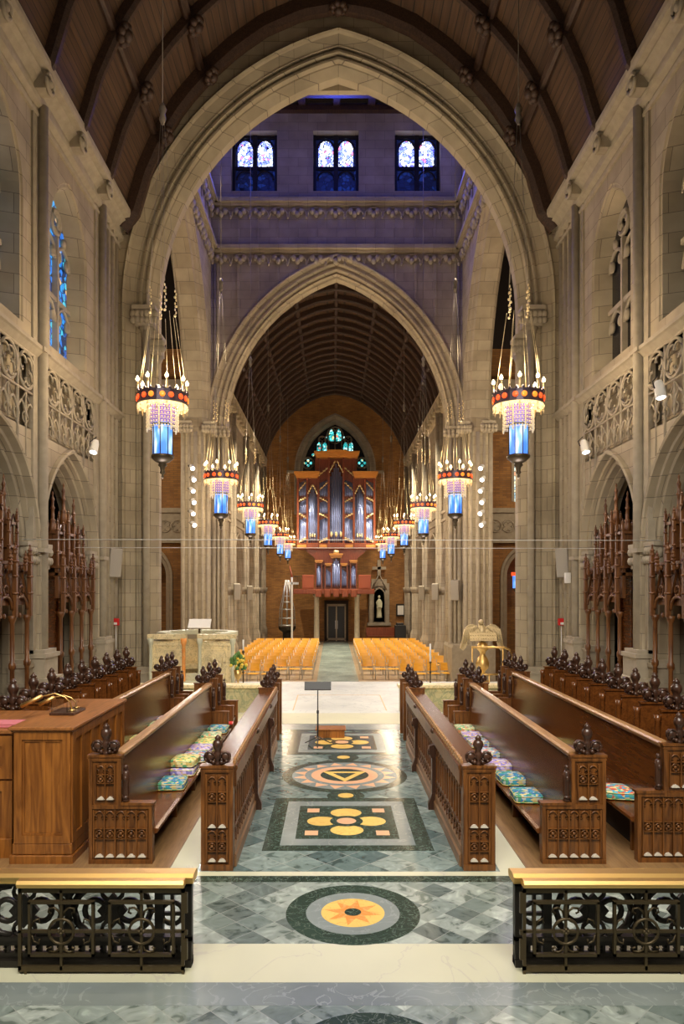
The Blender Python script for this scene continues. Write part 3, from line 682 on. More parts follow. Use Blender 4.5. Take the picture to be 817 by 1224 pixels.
for s in (-1, 1):
    for k in range(11): y = TY0 + .6 + .85 * k; b.box(*sorted((s * TX, s * (TX - .05))), y - .03, y + .03, 16.55, 17.85)
    for x in (4.95, 5.08): b.lathe([(.06, GN), (.06, 15.8)], (s * x, TY1 - .03, 0), 8)
struct(b, 'trim_10', ['stone_dim'])
b = MB(); b.box(-5.3, 5.3, TY0, 30.2, 22.5, 22.7)
struct(b, 'ceiling_crossing', ['beam_wood'])
b = MB()
for x in (-4.2, -2.8, -1.4, 0, 1.4, 2.8, 4.2): b.box(x - .14, x + .14, TY0, TY1, 22.1, 22.5)
for y in (21.5, 25, 28.4): b.box(-5.1, 5.1, y - .2, y + .2, 21.9, 22.5)
b.box(-5.1, 5.1, TY1 - .25, TY1, 21.95, 22.15)
struct(b, 'ceiling_crossing_beams', ['beam_wood'])
# capitals of the far pier
b = MB()
for s in (-1, 1):
    for (x, y, w_) in ((4.72, 29.72, .34), (5.02, 28.9, .22), (5.95, 28.75, .26)):
        b.box(s * x - w_, s * x + w_, y - .35, y + .2, 9.10, 9.2); b.box(s * x - w_ * .8, s * x + w_ * .8, y - .28, y + .2, 8.75, 9.1)
        for i in range(5):
            for j in range(2): b.ball((s * x - w_ + w_ * .5 * i, y - .3, 9.0 - .15 * j), .09, .08, .10, 6, 4)
    for (x, y, r) in ((4.62, 29.55, .09), (4.80, 29.5, .06), (4.98, 29.55, .09), (5.12, 29.2, .07), (5.12, 28.85, .10), (5.3, 28.68, .06), (5.55, 28.66, .09), (5.8, 28.66, .06), (6.05, 28.7, .10)):
        b.lathe([(r * 1.9, GN), (r * 1.9, GN + 1.3), (r * 1.2, GN + 1.6), (r, GN + 1.7), (r, 8.8)], (s * x, y, 0), 8)
    b.prism([(4.5 * s, GN), (6.2 * s, GN), (6.2 * s, GN + 1.5), (6.15 * s, GN + 1.62), (4.55 * s, GN + 1.62), (4.5 * s, GN + 1.5)], 'y', 28.45, 30.6)
struct(b, 'trim_11', ['stone_carved'])
# ---- transepts beyond
for s, side in ((-1, 'left'), (1, 'right')):
    b = MB(); MT_ = lambda u, t, z: (s * u, 31.5 + t, z)
    wall_bay(b, MT_, 5.9, 13, GN, 6.2 - 1.3, (8.15, .75, 1.1, 3.15, GN), o=.3, mi=0)
    wall_bay(b, MT_, 5.9, 13, 4.9, 13, (8.05, .34, .5, 8.4, 6.4), o=.12, mi=0)
    b.add([(s * 13, 20, GN), (s * 13, 31.5, GN), (s * 13, 31.5, 13), (s * 13, 20, 13)], [(0, 1, 2, 3)], 0)
    b.add([(s * 5, 20, 17), (s * 13, 20, 17), (s * 13, 32, 17), (s * 5, 32, 17)], [(0, 1, 2, 3)], 1)
    b.add([(s * 5, 31.5, 13), (s * 13, 31.5, 13), (s * 13, 31.5, 17), (s * 5, 31.5, 17)], [(0, 1, 2, 3)], 1)
    b.add([(s * 5.7, 19.9, GN), (s * 13, 19.9, GN), (s * 13, 19.9, 17), (s * 5.7, 19.9, 17)], [(0, 1, 2, 3)], 0)
    b.add([(s * 5.9, 33.5, GN), (s * 13, 33.5, GN), (s * 13, 33.5, 6), (s * 5.9, 33.5, 6)], [(0, 1, 2, 3)], 0)
    struct(b, 'wall_transept_' + side, ['brick', 'dark_void'])
    b = MB(); arch_sweep(b, [(.32, 0), (.32, -.08), (.2, -.06), (.15, .05), (0, .12), (0, .6)], .75, 1.1, 3.15, GN, MT_, 8.15, 10)
    arch_sweep(b, [(.14, 0), (.14, -.05), (0, .05), (0, .3)], .34, .5, 8.4, 6.4, MT_, 8.05, 6)
    b.box(*sorted((s * 5.9, s * 13)), 31.3, 31.5, 5.9, 6.1); b.box(*sorted((s * 5.9, s * 13)), 31.3, 31.5, 4.6, 4.75)
    b.box(*sorted((s * 5.9, s * 13)), 31.4, 31.52, 4.75, 5.9); b.box(*sorted((s * 5.9, s * 13)), 31.2, 31.5, 9.4, 11.6)
    for k in range(12): quatrefoil(b, lambda u, t, z: (s * u, 31.38 + t, z), 6.3 + .55 * k, 5.32, .26, .03)
    struct(b, 'wall_transept_stonework_' + side, ['stone_carved'])
    b = MB(); arch_fill(b, .36, .52, 8.4, 6.4, MT_, 8.05, .25); struct(b, 'window_%d' % (10 if s < 0 else 11), ['glass_aisle'])
# ---- nave side walls
NB = [31.0, 36.5, 42.0, 47.5]
for s, side in ((-1, 'left'), (1, 'right')):
    M = side_M(s, WN)
    b = MB(); b2 = MB()
    for y0 in NB:
        yc = y0 + 2.75
        wall_bay(b, M, y0, y0 + 5.5, GN, 6.2, (yc, 1.95, 2.5, 2.7, GN), o=.35)
        wall_bay(b, M, y0, y0 + 5.5, 6.2, 12.2, (yc, .8, 1.2, 9.0, 6.9), o=.25)
        arch_sweep(b2, ARC_PROF, 1.95, 2.5, 2.7, GN, M, yc, 12)
        arch_sweep(b2, WIN_PROF, .8, 1.2, 9.0, 6.9, M, yc, 8)
    b.add([M(30.4, 0, GN), M(31.0, 0, GN), M(31.0, 0, 12.2), M(30.4, 0, 12.2)], [(0, 1, 2, 3)])
    struct(b, 'wall_nave_' + side, ['stone_dim']); 
    for y in NB[1:] + [31.2, 52.6]:
        for dy, dx, r in ((-.42, .0, .08), (-.24, -.06, .11), (0, -.18, .13), (.24, -.06, .11), (.42, 0, .08)):
            b2.lathe([(r * 1.8, GN), (r * 1.8, GN + .9), (r * 1.2, GN + 1.1), (r, GN + 1.2), (r, 2.35 if abs(dy) > .3 else 11.4)], (s * (WN + dx), y + dy, 0), 8)
            b2.lathe([(r, 2.3), (r * 1.7, 2.5), (r * 1.9, 2.7)], (s * (WN + dx), y + dy, 0), 8)
        b2.box(*sorted((s * (WN - .3), s * (WN + .5))), y - .5, y + .5, GN, GN + .55)
    for z0 in (5.9, 6.3): b2.box(*sorted((s * (WN - .12), s * (WN + .05))), 30.5, 53, z0, z0 + .12)
    struct(b2, 'wall_nave_mouldings_' + side, ['stone_dim'])
    b = MB(); b.prism([(s * (WN + .05), 11.3), (s * (WN - .1), 11.35), (s * (WN - .25), 11.7), (s * (WN - .32), 11.75), (s * (WN - .38), 12.0), (s * (WN + .05), 12.1)], 'y', 30.4, 53)
    for k in range(22): b.box(*sorted((s * (WN - .36), s * (WN - .1))), 31 + k, 31.35 + k, 11.42, 11.9)
    struct(b, 'trim_12', ['stone'])
    b = MB()
    for y0 in NB: arch_fill(b, .82, 1.22, 9.0, 6.9, M, y0 + 2.75, .7)
    struct(b, 'wall_nave_glazing_' + side, ['glass_dark'])
    b = MB(); X = s * 9
    b.add([(X, 33.6, GN), (X, 53, GN), (X, 53, 6), (X, 33.6, 6)], [(0, 1, 2, 3)]); b.add([(X, 31.5, 5.8), (X, 53, 5.8), (s * 5.4, 53, 5.8), (s * 5.4, 31.5, 5.8)], [(0, 1, 2, 3)])
    struct(b, 'wall_aisle_' + side, ['brick'])
NR = [(30.8 + 1.15 * k, .07, .16) for k in range(20)]
ceiling(30.4, 53.0, nvault, 5.15, NR, [0, 1.9, 3.5, 4.6], 'ceiling_nave')
# ---- west wall
MWw = lambda u, t, z: (u, 53 + t, z)
b = MB(); wall_bay(b, MWw, -9, -5.2, GN, 6); wall_bay(b, MWw, 5.2, 9, GN, 6)
wall_bay(b, MWw, -5.3, 5.3, GN, 12, (0, 2.35, 3.5, 11.2, 8), o=.55, top=lambda u: nvault(min(abs(u), 5.2)) + .2); struct(b, 'wall_west', ['brick'])
b = MB(); arch_sweep(b, [(.62, 0), (.62, -.1), (.5, -.12), (.42, .0), (.3, .1), (.2, .1), (.1, .3), (0, .35), (0, .7)], 2.35, 3.5, 11.2, 8, MWw, 0, 14)
b.box(-3.5, -2.9, 52.8, 53, 11.0, 11.2); b.box(2.9, 3.5, 52.8, 53, 11.0, 11.2)
struct(b, 'trim_13', ['stone_dim'])
b = MB(); arch_fill(b, 2.4, 3.55, 11.2, 8, MWw, 0, .66); g = struct(b, 'window_12', ['glass_plain'])
b = MB(); Mq = lambda u, t, z: (u, 53.55 + t, z)
def lancet(mb, uc, a, z0, zs, rise): L = arch_line(a, rise, zs, z0, 0, 5, False); mb.prism([(uc - a, z0)] + [(uc + x, z) for x, z in L] + [(uc + a, z0)], 'y', 53.52, 53.56)
for q in (-1, 1):
    lancet(b, q * .27, .19, 13.45, 13.85, .5); lancet(b, q * .76, .16, 12.6, 13.05, .35); lancet(b, q * 1.17, .16, 12.6, 13.05, .35)
    for dx, dz in ((0, .18), (0, -.18), (.2, 0), (-.2, 0)): b.lathe([(.10, 0), (.10, .04)], (q * 1.98 + dx, 53.52, 11.85 + dz), 8, axis='y')
    b.lathe([(.1, 0), (.1, .04)], (q * 1.62, 53.52, 12.45), 8, axis='y'); b.lathe([(.08, 0), (.08, .04)], (q * .62, 53.52, 13.75), 8, axis='y')
o = b.build('pane', ['glass_teal'], g); o['label'] = 'teal and red lit panes in the tracery'
b = MB()
for x in (-1.42, -.95, -.48, 0, .48, .95, 1.42): b.box(x - .035, x + .035, 53.4, 53.6, 8, 13.5 if abs(x) < 1 else 12.7)
for q in (-1, 1): quatrefoil(b, Mq, q * 1.98, 11.85, .42, .05); quatrefoil(b, Mq, q * .95, 13.55, .28, .04)
quatrefoil(b, Mq, 0, 13.9, .6, .05)
b.build('window_tracery', ['stone_dim'], g)
# west door
b = MB(); b.box(-.78, .95, 52.85, 52.99, GN, 1.75, 1)
for x in (-.55, .09, .73): b.box(x - .05, x + .05, 52.78, 52.86, GN, 1.45, 0)
for z in (1.42, GN + .15): b.box(-.6, .78, 52.78, 52.86, z - .08, z + .08, 0)
d = struct(b, 'door_1', ['stone_carved', 'dark_void'])
b = MB(); b.box(-.5, .68, 52.8, 52.82, GN + .2, 1.35); b.build('door_glass', ['black'], d)
b = MB(); b.box(0.0, .03, 52.7, 52.78, -.3, .3); b.box(.15, .18, 52.7, 52.78, -.3, .3); b.build('door_handle', ['steel'], d)
# ================================================================== CHOIR FURNITURE
def SX(s):
    """mirror helper: returns a function that turns |x| into world x on side s"""
    return lambda x: s * x
def finial_mesh(mb, x, y, z, k=1.0, flat=False):
    """poppyhead: stacked bud with two curled side lobes"""
    mb.lathe([(.045 * k, 0), (.03 * k, .02 * k), (.028 * k, .05 * k), (.05 * k, .08 * k), (.035 * k, .12 * k), (.03 * k, .14 * k), (.045 * k, .17 * k), (.055 * k, .20 * k), (.045 * k, .235 * k), (.025 * k, .25 * k), (.035 * k, .262 * k), (.02 * k, .285 * k), (.004 * k, .30 * k)], (x, y, z), 8)
    for q in (-1, 1):
        cx, cz = x + q * .078 * k, z + .085 * k
        mb.ball((cx, y, cz), .056 * k, .048 * k, .054 * k, 8, 6)
        for t in range(5): mb.ball((cx + .045 * k * cos(t * 1.25), y - .028 * k, cz + .045 * k * sin(t * 1.25)), .016 * k, .02 * k, .016 * k, 5, 4)
        mb.tube([(cx + .05 * k * cos(a) * q, y - .035 * k, cz + .05 * k * sin(a)) for a in [pi * (1.1 - 1.5 * i / 7) for i in range(8)]], .012 * k, 4)
        mb.tube([(x + q * .01 * k, y, z + .01 * k), (x + q * .05 * k, y, z + .0 * k + .015), (cx + q * .03 * k, y, cz - .045 * k)], .016 * k, 5)
        mb.ball((x + q * .04 * k, y - .03 * k, z + .03 * k), .022 * k, .018 * k, .022 * k, 6, 4)
    for a in range(4): mb.ball((x + .035 * k * cos(a * pi / 2 + .8), y + .035 * k * sin(a * pi / 2 + .8), z + .195 * k), .02 * k, .02 * k, .03 * k, 6, 4)
def lancets(mb, x0, x1, z0, z1, y, n, sills, zr=None, d=.022):
    """row of carved lancet lights on a face looking towards -y; rosettes at height zr"""
    p = (x1 - x0) / n
    for k in range(n + 1): mb.box(x0 + p * k - .006, x0 + p * k + .006, y - d, y + .004, z0, z1)
    for k in range(n):
        xc = x0 + p * (k + .5); a = abs(p) * .5 - .008; r = a * 1.15
        L = arch_line(a, r, z1 - r - .012, z0, 0, 4, False)
        mb.tube([(xc + u, y - d * .5, z) for u, z in L], .008, 4)
        for q in (-1, 1): mb.tube([(xc + q * a * (1 - .55 * sin(t)), y - d * .4, z1 - r - .02 + a * .4 * cos(t)) for t in [pi * i / 4 for i in range(5)]], .005, 3)
        if zr:
            mb.tube([(xc + a * .82 * cos(t), y - d * .8, zr + a * .82 * sin(t)) for t in [2 * pi * i / 10 for i in range(10)]], .006, 4, closed=True)
            mb.ball((xc, y - d * .6, zr), a * .42, .014, a * .42, 8, 4)
            for t in range(4): mb.ball((xc + a * .6 * cos(t * pi / 2 + .78), y - d * .4, zr + a * .6 * sin(t * pi / 2 + .78)), a * .22, .012, a * .22, 5, 4)
            mb.box(xc - a, xc + a, y - d, y + .004, zr - a - .008, zr - a - .002); mb.box(xc - a, xc + a, y - d, y + .004, zr + a + .002, zr + a + .008)
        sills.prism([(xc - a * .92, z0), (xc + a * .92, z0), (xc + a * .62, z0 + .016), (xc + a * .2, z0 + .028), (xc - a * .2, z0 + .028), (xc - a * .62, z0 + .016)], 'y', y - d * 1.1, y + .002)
def figure_mesh(mb, x, y, z0, z1, s):
    """small carved standing figure on the edge of the stall end"""
    h = z1 - z0
    mb.lathe([(.03, 0), (.036, .04 * h), (.022, .10 * h), (.034, .22 * h), (.030, .45 * h), (.036, .62 * h), (.028, .76 * h), (.014, .80 * h)], (x, y, z0), 8)
    mb.ball((x, y, z0 + .88 * h), .024, .024, .07 * h, 8, 5); mb.ball((x, y - .025, z0 + .60 * h), .022, .018, .08 * h, 6, 4); mb.ball((x + .0 * s, y - .02, z0 + .12 * h), .035, .02, .05 * h, 6, 4)
    mb.tube([(x - .03, y, z0 + .72 * h), (x, y - .03, z0 + .55 * h), (x + .03, y, z0 + .70 * h)], .010, 5)
def end_panel(s, xo, xi, xh, y0, zt, zl, th=.07, fin=True, parent=None, carve=True, kf=1.0):
    """stall end facing -y. xo outer |x|, xi inner |x| of low part, xh |x| where the tall part stops"""
    X = SX(s)
    b = MB(); pts = [(X(xo), 0), (X(xi), 0), (X(xi), zl), (X(xh), zl), (X(xh), zt), (X(xo), zt)]
    if xi == xh: pts = [(X(xo), 0), (X(xi), 0), (X(xi), zt), (X(xo), zt)]
    b.prism(pts, 'y', y0, y0 + th)
    # raised border and caps
    def bx(a, c, z0, z1, d=.014): b.box(*sorted((X(a), X(c))), y0 - d, y0 + .002, z0, z1)
    bx(xo, xo - .035, .055, zt - .04); bx(xi, xi + .035, .055, (zl if xi != xh else zt) - .04); bx(xo, xi, 0, .055, .02)
    bx(xo, xh, zt - .04, zt)
    if xi != xh: bx(xh, xh + .035, zl, zt - .04); bx(xo - .035, xi, zl - .04, zl)
    b.box(*sorted((X(xo + .012), X(xh - .012))), y0 - .022, y0 + th + .015, zt, zt + .022)
    b.box(*sorted((X(xo + .006), X(xh - .006))), y0 - .016, y0 + th + .01, zt - .03, zt - .012)
    if xi != xh: b.box(*sorted((X(xh), X(xi - .015))), y0 - .022, y0 + th + .015, zl - .005, zl + .02)
    e = b.build('end_panel', ['carved_wood'], parent)
    if carve:
        c = MB(); sl = MB()
        if xi != xh:
            lancets(c, *sorted((X(xo - .07), X(xh + .06))), zl + .05, zt - .07, y0, 2, sl, (zl + zt) / 2 + .02)
            lancets(c, *sorted((X(xo - .05), X(xi + .05))), .075, zl - .05, y0, 5, sl, zl * .52)
        else:
            lancets(c, *sorted((X(xo - .055), X(xi + .055))), zt * .42, zt - .07, y0, 2, sl, zt * .72)
            lancets(c, *sorted((X(xo - .055), X(xi + .055))), .085, zt * .40, y0, 2, sl, zt * .235)
        c.build('tracery', ['carved_wood'], e); o = sl.build('sill', ['sill_highlight'], e); o['label'] = 'sills of the carved lancets, highlights painted pale'
    if fin:
        f = MB(); finial_mesh(f, X((xo + xh) / 2), y0 + th / 2, zt + .02, kf); f.build('finial', ['finial_wood'], parent)
    return e
def small_divider(s, xo, xi, xh, y0, zt, zl, parent, z0=0, kf=1.0):
    X = SX(s); b = MB()
    if xi != xh: pts = [(X(xo), z0), (X(xi), z0), (X(xi), zl), (X(xh - .02), zl + .02), (X(xh), zl + .1), (X(xh), zt), (X(xo), zt)]
    else: pts = [(X(xo), z0), (X(xi), z0), (X(xi), zt), (X(xo), zt)]
    b.prism(pts, 'y', y0, y0 + .055)
    b.box(*sorted((X(xo + .01), X(xh - .01))), y0 - .012, y0 + .067, zt, zt + .018)
    if xi != xh: b.box(*sorted((X(xh), X(xi - .01))), y0 - .012, y0 + .067, zl, zl + .018)
    d = b.build('stall_divider', ['carved_wood'], parent)
    f = MB(); finial_mesh(f, X((xo + xh) / 2), y0 + .03, zt + .016, kf); f.build('finial', ['finial_wood'], d)
    if xi != xh:
        f = MB(); figure_mesh(f, X(xh - .03), y0 + .02, zl + .02, zt - .04, s); f.build('carved_figure', ['finial_wood'], d)
    return d
def pew(s, xo, xh, xi, y0, y1, zt, zl, zs, zback, label, group, near_end=True, y_dividers=()):
    X = SX(s); r = thing('choir_pew', (0, y0, 0), label, 'pew', group)
    off = MB
    if near_end:
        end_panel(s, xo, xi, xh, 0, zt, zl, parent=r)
        f = MB(); figure_mesh(f, X(xh - .035), .03, zl + .02, zt - .06, s); f.build('carved_figure', ['finial_wood'], r)
    L = y1 - y0
    b = MB(); b.prism([(X(xh + .05), .06), (X(xh + .02), .06), (X(xh - .03), zs), (X(xh + .03), zback), (X(xh + .06), zback)], 'y', .07, L); b.build('backrest', ['pew_wood'], r)
    b = MB(); b.prism([(X(xh + .09), zback - .03), (X(xh + .0), zback - .03), (X(xh - .015), zback - .008), (X(xh - .015), zback + .012), (X(xh + .01), zback + .026), (X(xh + .08), zback + .026), (X(xh + .09), zback + .01)], 'y', .05, L); b.build('top_rail', ['rail_light'], r)
    b = MB(); b.prism([(X(xh - .02), zs - .045), (X(xi - .02), zs - .045), (X(xi - .04), zs - .02), (X(xi - .035), zs), (X(xi), zs + .006), (X(xh - .02), zs)], 'y', .07, L); b.build('seat', ['pew_wood'], r)
    b = MB()
    for k in range(int(L / 1.1) + 1):
        y = min(L - .05, .3 + k * 1.1); b.box(*sorted((X(xh - .01), X(xi + .07))), y, y + .04, 0, zs - .045)
    b.build('seat_support', ['carved_wood'], r)
    b = MB(); b.box(*sorted((X(xh - .06), X(xh - .10))), .08, L, 0, zs - .05); b.build('under_seat_shade', ['dark_void'], r)  # dark sheet standing in for the shadow under the seat
    for yy in y_dividers: small_divider(s, xo - .02, xi + .02, xh, yy - y0, zt + .02, zl, r, kf=.95)
    if y_dividers:
        b = MB(); y_e = max(y_dividers) - y0
        b.prism([(X(xo - .12), .3), (X(xo - .16), zs), (X(xo - .14), zback)] + [(X(xo - .10), zback), (X(xo - .10), .3)], 'y', L, y_e); b.build('stall_back', ['pew_wood'], r)
        b = MB(); b.box(*sorted((X(xo - .12), X(xi + .05))), L + .02, y_e, zs - .05, zs); b.build('stall_seat', ['pew_wood'], r)
    return r
G = 'long oak pews facing the choir aisle'
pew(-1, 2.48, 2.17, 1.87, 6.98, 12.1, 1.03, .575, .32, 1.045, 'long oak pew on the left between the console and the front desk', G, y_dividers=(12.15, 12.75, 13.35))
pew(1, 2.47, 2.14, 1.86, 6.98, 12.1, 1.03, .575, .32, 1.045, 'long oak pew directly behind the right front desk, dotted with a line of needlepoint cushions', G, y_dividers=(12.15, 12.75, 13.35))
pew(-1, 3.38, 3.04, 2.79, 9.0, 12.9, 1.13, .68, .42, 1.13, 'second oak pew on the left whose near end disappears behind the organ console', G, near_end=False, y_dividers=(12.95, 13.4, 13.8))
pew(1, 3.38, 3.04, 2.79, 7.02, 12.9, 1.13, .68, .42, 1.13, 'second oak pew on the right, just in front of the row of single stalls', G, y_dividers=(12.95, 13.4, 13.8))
# front desks with open arcading towards the aisle
def desk(s, label):
    xi, xo = 1.08, 1.38; y0, y1, zt = 6.84, 12.05, .96; X = SX(s); L = y1 - y0
    r = thing('choir_desk', (0, y0, 0), label, 'desk', 'carved front desks along the aisle')
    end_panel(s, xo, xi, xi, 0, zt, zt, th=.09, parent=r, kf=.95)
    b = MB(); b.prism([(X(xi + .02), zt - .20), (X(xi - .005), zt - .20), (X(xi - .02), zt - .17), (X(xi - .02), zt - .05), (X(xi - .03), zt - .03), (X(xi - .03), zt), (X(xi + .03), zt)], 'y', .09, L); b.build('fascia', ['carved_wood'], r)
    b = MB(); b.prism([(X(xi + .01), zt), (X(xi + .01), zt - .03), (X(xo + .0), zt - .10), (X(xo + .0), zt - .06)], 'y', .09, L); b.build('book_rest', ['pew_wood'], r)
    b = MB()
    b.prism([(X(xi + .015), zt + .0), (X(xi - .012), zt + .0), (X(xi - .012), zt + .05), (X(xi + .015), zt + .05)], 'y', .09, L)
    k = 0
    while .15 + k * .11 < L - .05:
        b.ball((X(xi + .0), .15 + k * .11, zt + .055), .02, .045, .022, 6, 4); b.ball((X(xi - .012), .205 + k * .11, zt + .022), .012, .025, .016, 6, 4); k += 1
    b.build('cresting', ['rail_light'], r)
    # balustrade: mullions with pointed heads and a pierced lower band
    b = MB(); p = .155; n = int((L - .12) / p)
    for k in range(n + 1): b.box(*sorted((X(xi + .0), X(xi + .035))), .1 + p * k - .014, .1 + p * k + .014, .2, zt - .18)
    for k in range(n):
        yc = .1 + p * (k + .5); Lp = arch_line(p * .42, p * .5, zt - .30, 0, 0, 4, False)
        b.tube([(X(xi + .012), yc + u, z) for u, z in Lp], .011, 4)
        b.tube([(X(xi + .010), yc + .055 * cos(t), .30 + .055 * sin(t)) for t in [2 * pi * i / 10 for i in range(10)]], .012, 4, closed=True)
        for q in range(4): b.ball((X(xi + .012), yc + .036 * cos(q * pi / 2 + .78), .30 + .036 * sin(q * pi / 2 + .78)), .010, .014, .014, 5, 4)
    b.box(*sorted((X(xi + .0), X(xi + .035))), .09, L, .36, .385)
    b.build('balustrade', ['carved_wood'], r)
    b = MB(); b.box(*sorted((X(xi + .10), X(xi + .12))), .09, L, .1, zt - .16); b.build('back_board', ['pew_wood'], r)
    b = MB(); b.prism([(X(xi + .09), 0), (X(xi - .02), 0), (X(xi - .02), .10), (X(xi - .005), .12), (X(xi - .005), .19), (X(xi + .01), .215), (X(xi + .09), .215)], 'y', .09, L); b.build('plinth', ['desk_base'], r)
    for yy in (8.73 - y0, 10.55 - y0):
        b = MB()
        b.box(*sorted((X(xi - .04), X(xi + .02))), yy - .03, yy + .03, .02, zt - .22)
        b.prism([(X(xi), 0), (X(xi - .085), 0), (X(xi - .085), .07), (X(xi - .05), .16), (X(xi - .04), .20), (X(xi), .20)], 'y', yy - .035, yy + .035)
        b.prism([(X(xi), zt - .34), (X(xi - .05), zt - .34), (X(xi - .075), zt - .26), (X(xi - .075), zt - .20), (X(xi), zt - .18)], 'y', yy - .04, yy + .04)
        b.ball((X(xi - .07), yy, zt - .27), .025, .035, .045, 7, 5); b.ball((X(xi - .03), yy, zt - .02), .03, .05, .035, 6, 5)
        b.build('bracket_post', ['finial_wood'], r)
    for yy in (12.08, 12.68, 13.28): small_divider(s, xo, xi, xi, yy - y0, zt + .02, zt, r, kf=.9)
    return r
desk(-1, 'left carved oak front desk with open arcading facing the tiled aisle')
desk(1, 'right carved oak front desk with open arcading facing the tiled aisle')
# rear single stalls
def stall_row(s, ys, label):
    X = SX(s); r = thing('choir_stall', (0, ys[0], 0), label, 'stalls', 'rear rows of single stalls'); L = ys[-1] - ys[0]
    b = MB(); b.prism([(X(4.02), .16), (X(3.98), .16), (X(3.98), .5), (X(4.03), 1.17), (X(4.08), 1.17)], 'y', 0, L + .03); b.build('back_panel', ['pew_wood'], r)
    b = MB(); b.prism([(X(4.1), 1.15), (X(4.0), 1.15), (X(3.98), 1.18), (X(4.0), 1.2), (X(4.1), 1.2)], 'y', 0, L + .03); b.build('top_rail', ['rail_light'], r)
    b = MB(); b.box(*sorted((X(3.99), X(3.62))), 0, L, .52, .57); b.build('seat', ['pew_wood'], r)
    for y in ys:
        b = MB(); y_ = y - ys[0]; z0 = .16
        b.prism([(X(4.08), z0), (X(3.58), z0), (X(3.58), .75), (X(3.64), .80), (X(3.66), 1.23), (X(4.04), 1.23)], 'y', y_, y_ + .05)
        b.box(*sorted((X(4.05), X(3.65))), y_ - .02, y_ + .07, 1.22, 1.245); b.box(*sorted((X(3.98), X(3.72))), y_ - .008, y_, .84, 1.17)
        b.lathe([(.03, 0), (.04, .04), (.025, .1), (.035, .2), (.03, .32), (.045, .4)], (X(3.62), y_ + .025, .78), 7)
        d = b.build('stall_divider', ['pew_wood'], r)
        f = MB(); finial_mesh(f, X(3.84), y_ + .025, 1.24, 1.22); f.build('finial', ['finial_wood'], d)
stall_row(-1, [8.40, 8.97, 9.55, 10.12, 10.7, 11.28, 11.86, 12.45, 13.0], 'back row of single oak stalls with dark poppyhead finials along the left wall')
stall_row(1, [7.85, 8.42, 8.99, 9.57, 10.15, 10.75, 11.33, 11.9, 12.5, 13.08], 'back row of single oak stalls with dark poppyhead finials along the right wall')
# ---- needlepoint cushions
def cushion(x, y, z, col, label, rz=0, k=1.0):
    b = MB(); w_, l_, h = .155 * k, .19 * k, .085
    def ring(sx, sy, zz, c): return [(-sx + c, -sy, zz), (sx - c, -sy, zz), (sx, -sy + c, zz), (sx, sy - c, zz), (sx - c, sy, zz), (-sx + c, sy, zz), (-sx, sy - c, zz), (-sx, -sy + c, zz)]
    R = [ring(w_ * .93, l_ * .93, 0, .03), ring(w_, l_, .015, .03), ring(w_, l_, h - .02, .03), ring(w_ * .93, l_ * .93, h, .03), ring(w_ * .5, l_ * .5, h + .012, .03)]
    fs = [tuple(range(7, -1, -1)), tuple(range(32, 40))]
    for q in range(4):
        for i in range(8): j = (i + 1) % 8; fs.append((q * 8 + i, q * 8 + j, q * 8 + 8 + j, q * 8 + 8 + i))
    b.add(sum(R, []), fs, 0, True)
    o = b.build('kneeler_cushion', ['cushion_' + col], None, (x, y, z)); o.rotation_euler = (0, 0, rz)
    tag(o, label, 'cushion', 'needlepoint kneelers on the pews')
    c = MB()
    for zz in (.012, h - .012):
        c.tube([(p[0] * 1.01, p[1] * 1.01, zz) for p in ring(w_, l_, 0, .03)], .005, 4, closed=True)
    c.build('piping', ['cushion_' + ('yellow' if col != 'yellow' else 'green')], o)
SA, SB_ = .328, .428
for x, y, z, c_, t, r in [
 (-2.02, 8.52, SA, 'blue', 'deep blue floral cushion, nearest of those on the left front pew', .05),
 (-2.02, 9.16, SA, 'purple', 'lower cushion of the stack of two on the left front pew', .0),
 (-2.01, 9.20, SA + .1, 'yellow', 'pale yellow floral cushion on top of the stack of two, left front pew', -.1),
 (-2.02, 9.85, SA, 'white', 'pale cushion just beyond the stack of two on the left front pew', .1),
 (-2.01, 10.30, SA, 'purple', 'lilac cushion in the middle of the left front pew', -.05),
 (-2.00, 10.72, SA, 'yellow', 'yellow cushion just beyond the lilac one on the left front pew', .0),
 (-2.02, 11.20, SA, 'green', 'green cushion, second from the far end of the left front pew', .1),
 (-2.00, 11.78, SA, 'blue', 'blue cushion at the far end of the left front pew', .0),
 (-2.92, 9.62, SB_, 'green', 'green and cream cushion beside the console, nearest on the left second pew', .05),
 (-2.92, 10.45, SB_, 'yellow', 'yellow-green cushion, second from the console on the left second pew', -.05),
 (-2.92, 11.55, SB_, 'green', 'green cushion, third from the console on the left second pew', .1),
 (-2.92, 12.05, SB_, 'white', 'cream patterned cushion furthest along the left second pew', 0),
 (1.99, 8.02, SA, 'blue', 'teal and blue floral cushion, nearest on the right front pew', -.05),
 (2.00, 8.72, SA, 'blue', 'blue-green cushion, second from the near end of the right front pew', .05),
 (2.00, 9.38, SA, 'purple', 'violet cushion half hidden behind the desk finial, right front pew', .1),
 (2.00, 10.05, SA, 'white', 'cream cushion in the middle of the right front pew', 0),
 (2.01, 10.72, SA, 'white', 'white and blue cushion, third from the far end of the right front pew', .05),
 (2.00, 11.22, SA, 'purple', 'purple-bordered cushion, second from the far end of the right front pew', -.05),
 (2.00, 11.80, SA, 'green', 'green-centred cushion at the far end of the right front pew', 0),
 (2.91, 7.80, SB_, 'red', 'red, yellow and blue cushion at the near end of the right second pew', -.15),
 (2.92, 9.80, SB_, 'purple', 'lilac cushion beside a yellow one on the right second pew', 0),
 (2.92, 10.32, SB_, 'yellow', 'yellow cushion with green centre on the right second pew', .05),
 (2.92, 12.20, SB_, 'white', 'small pale cushion at the far end of the right second pew', 0)]:
    cushion(x, y, z, c_, t, r)
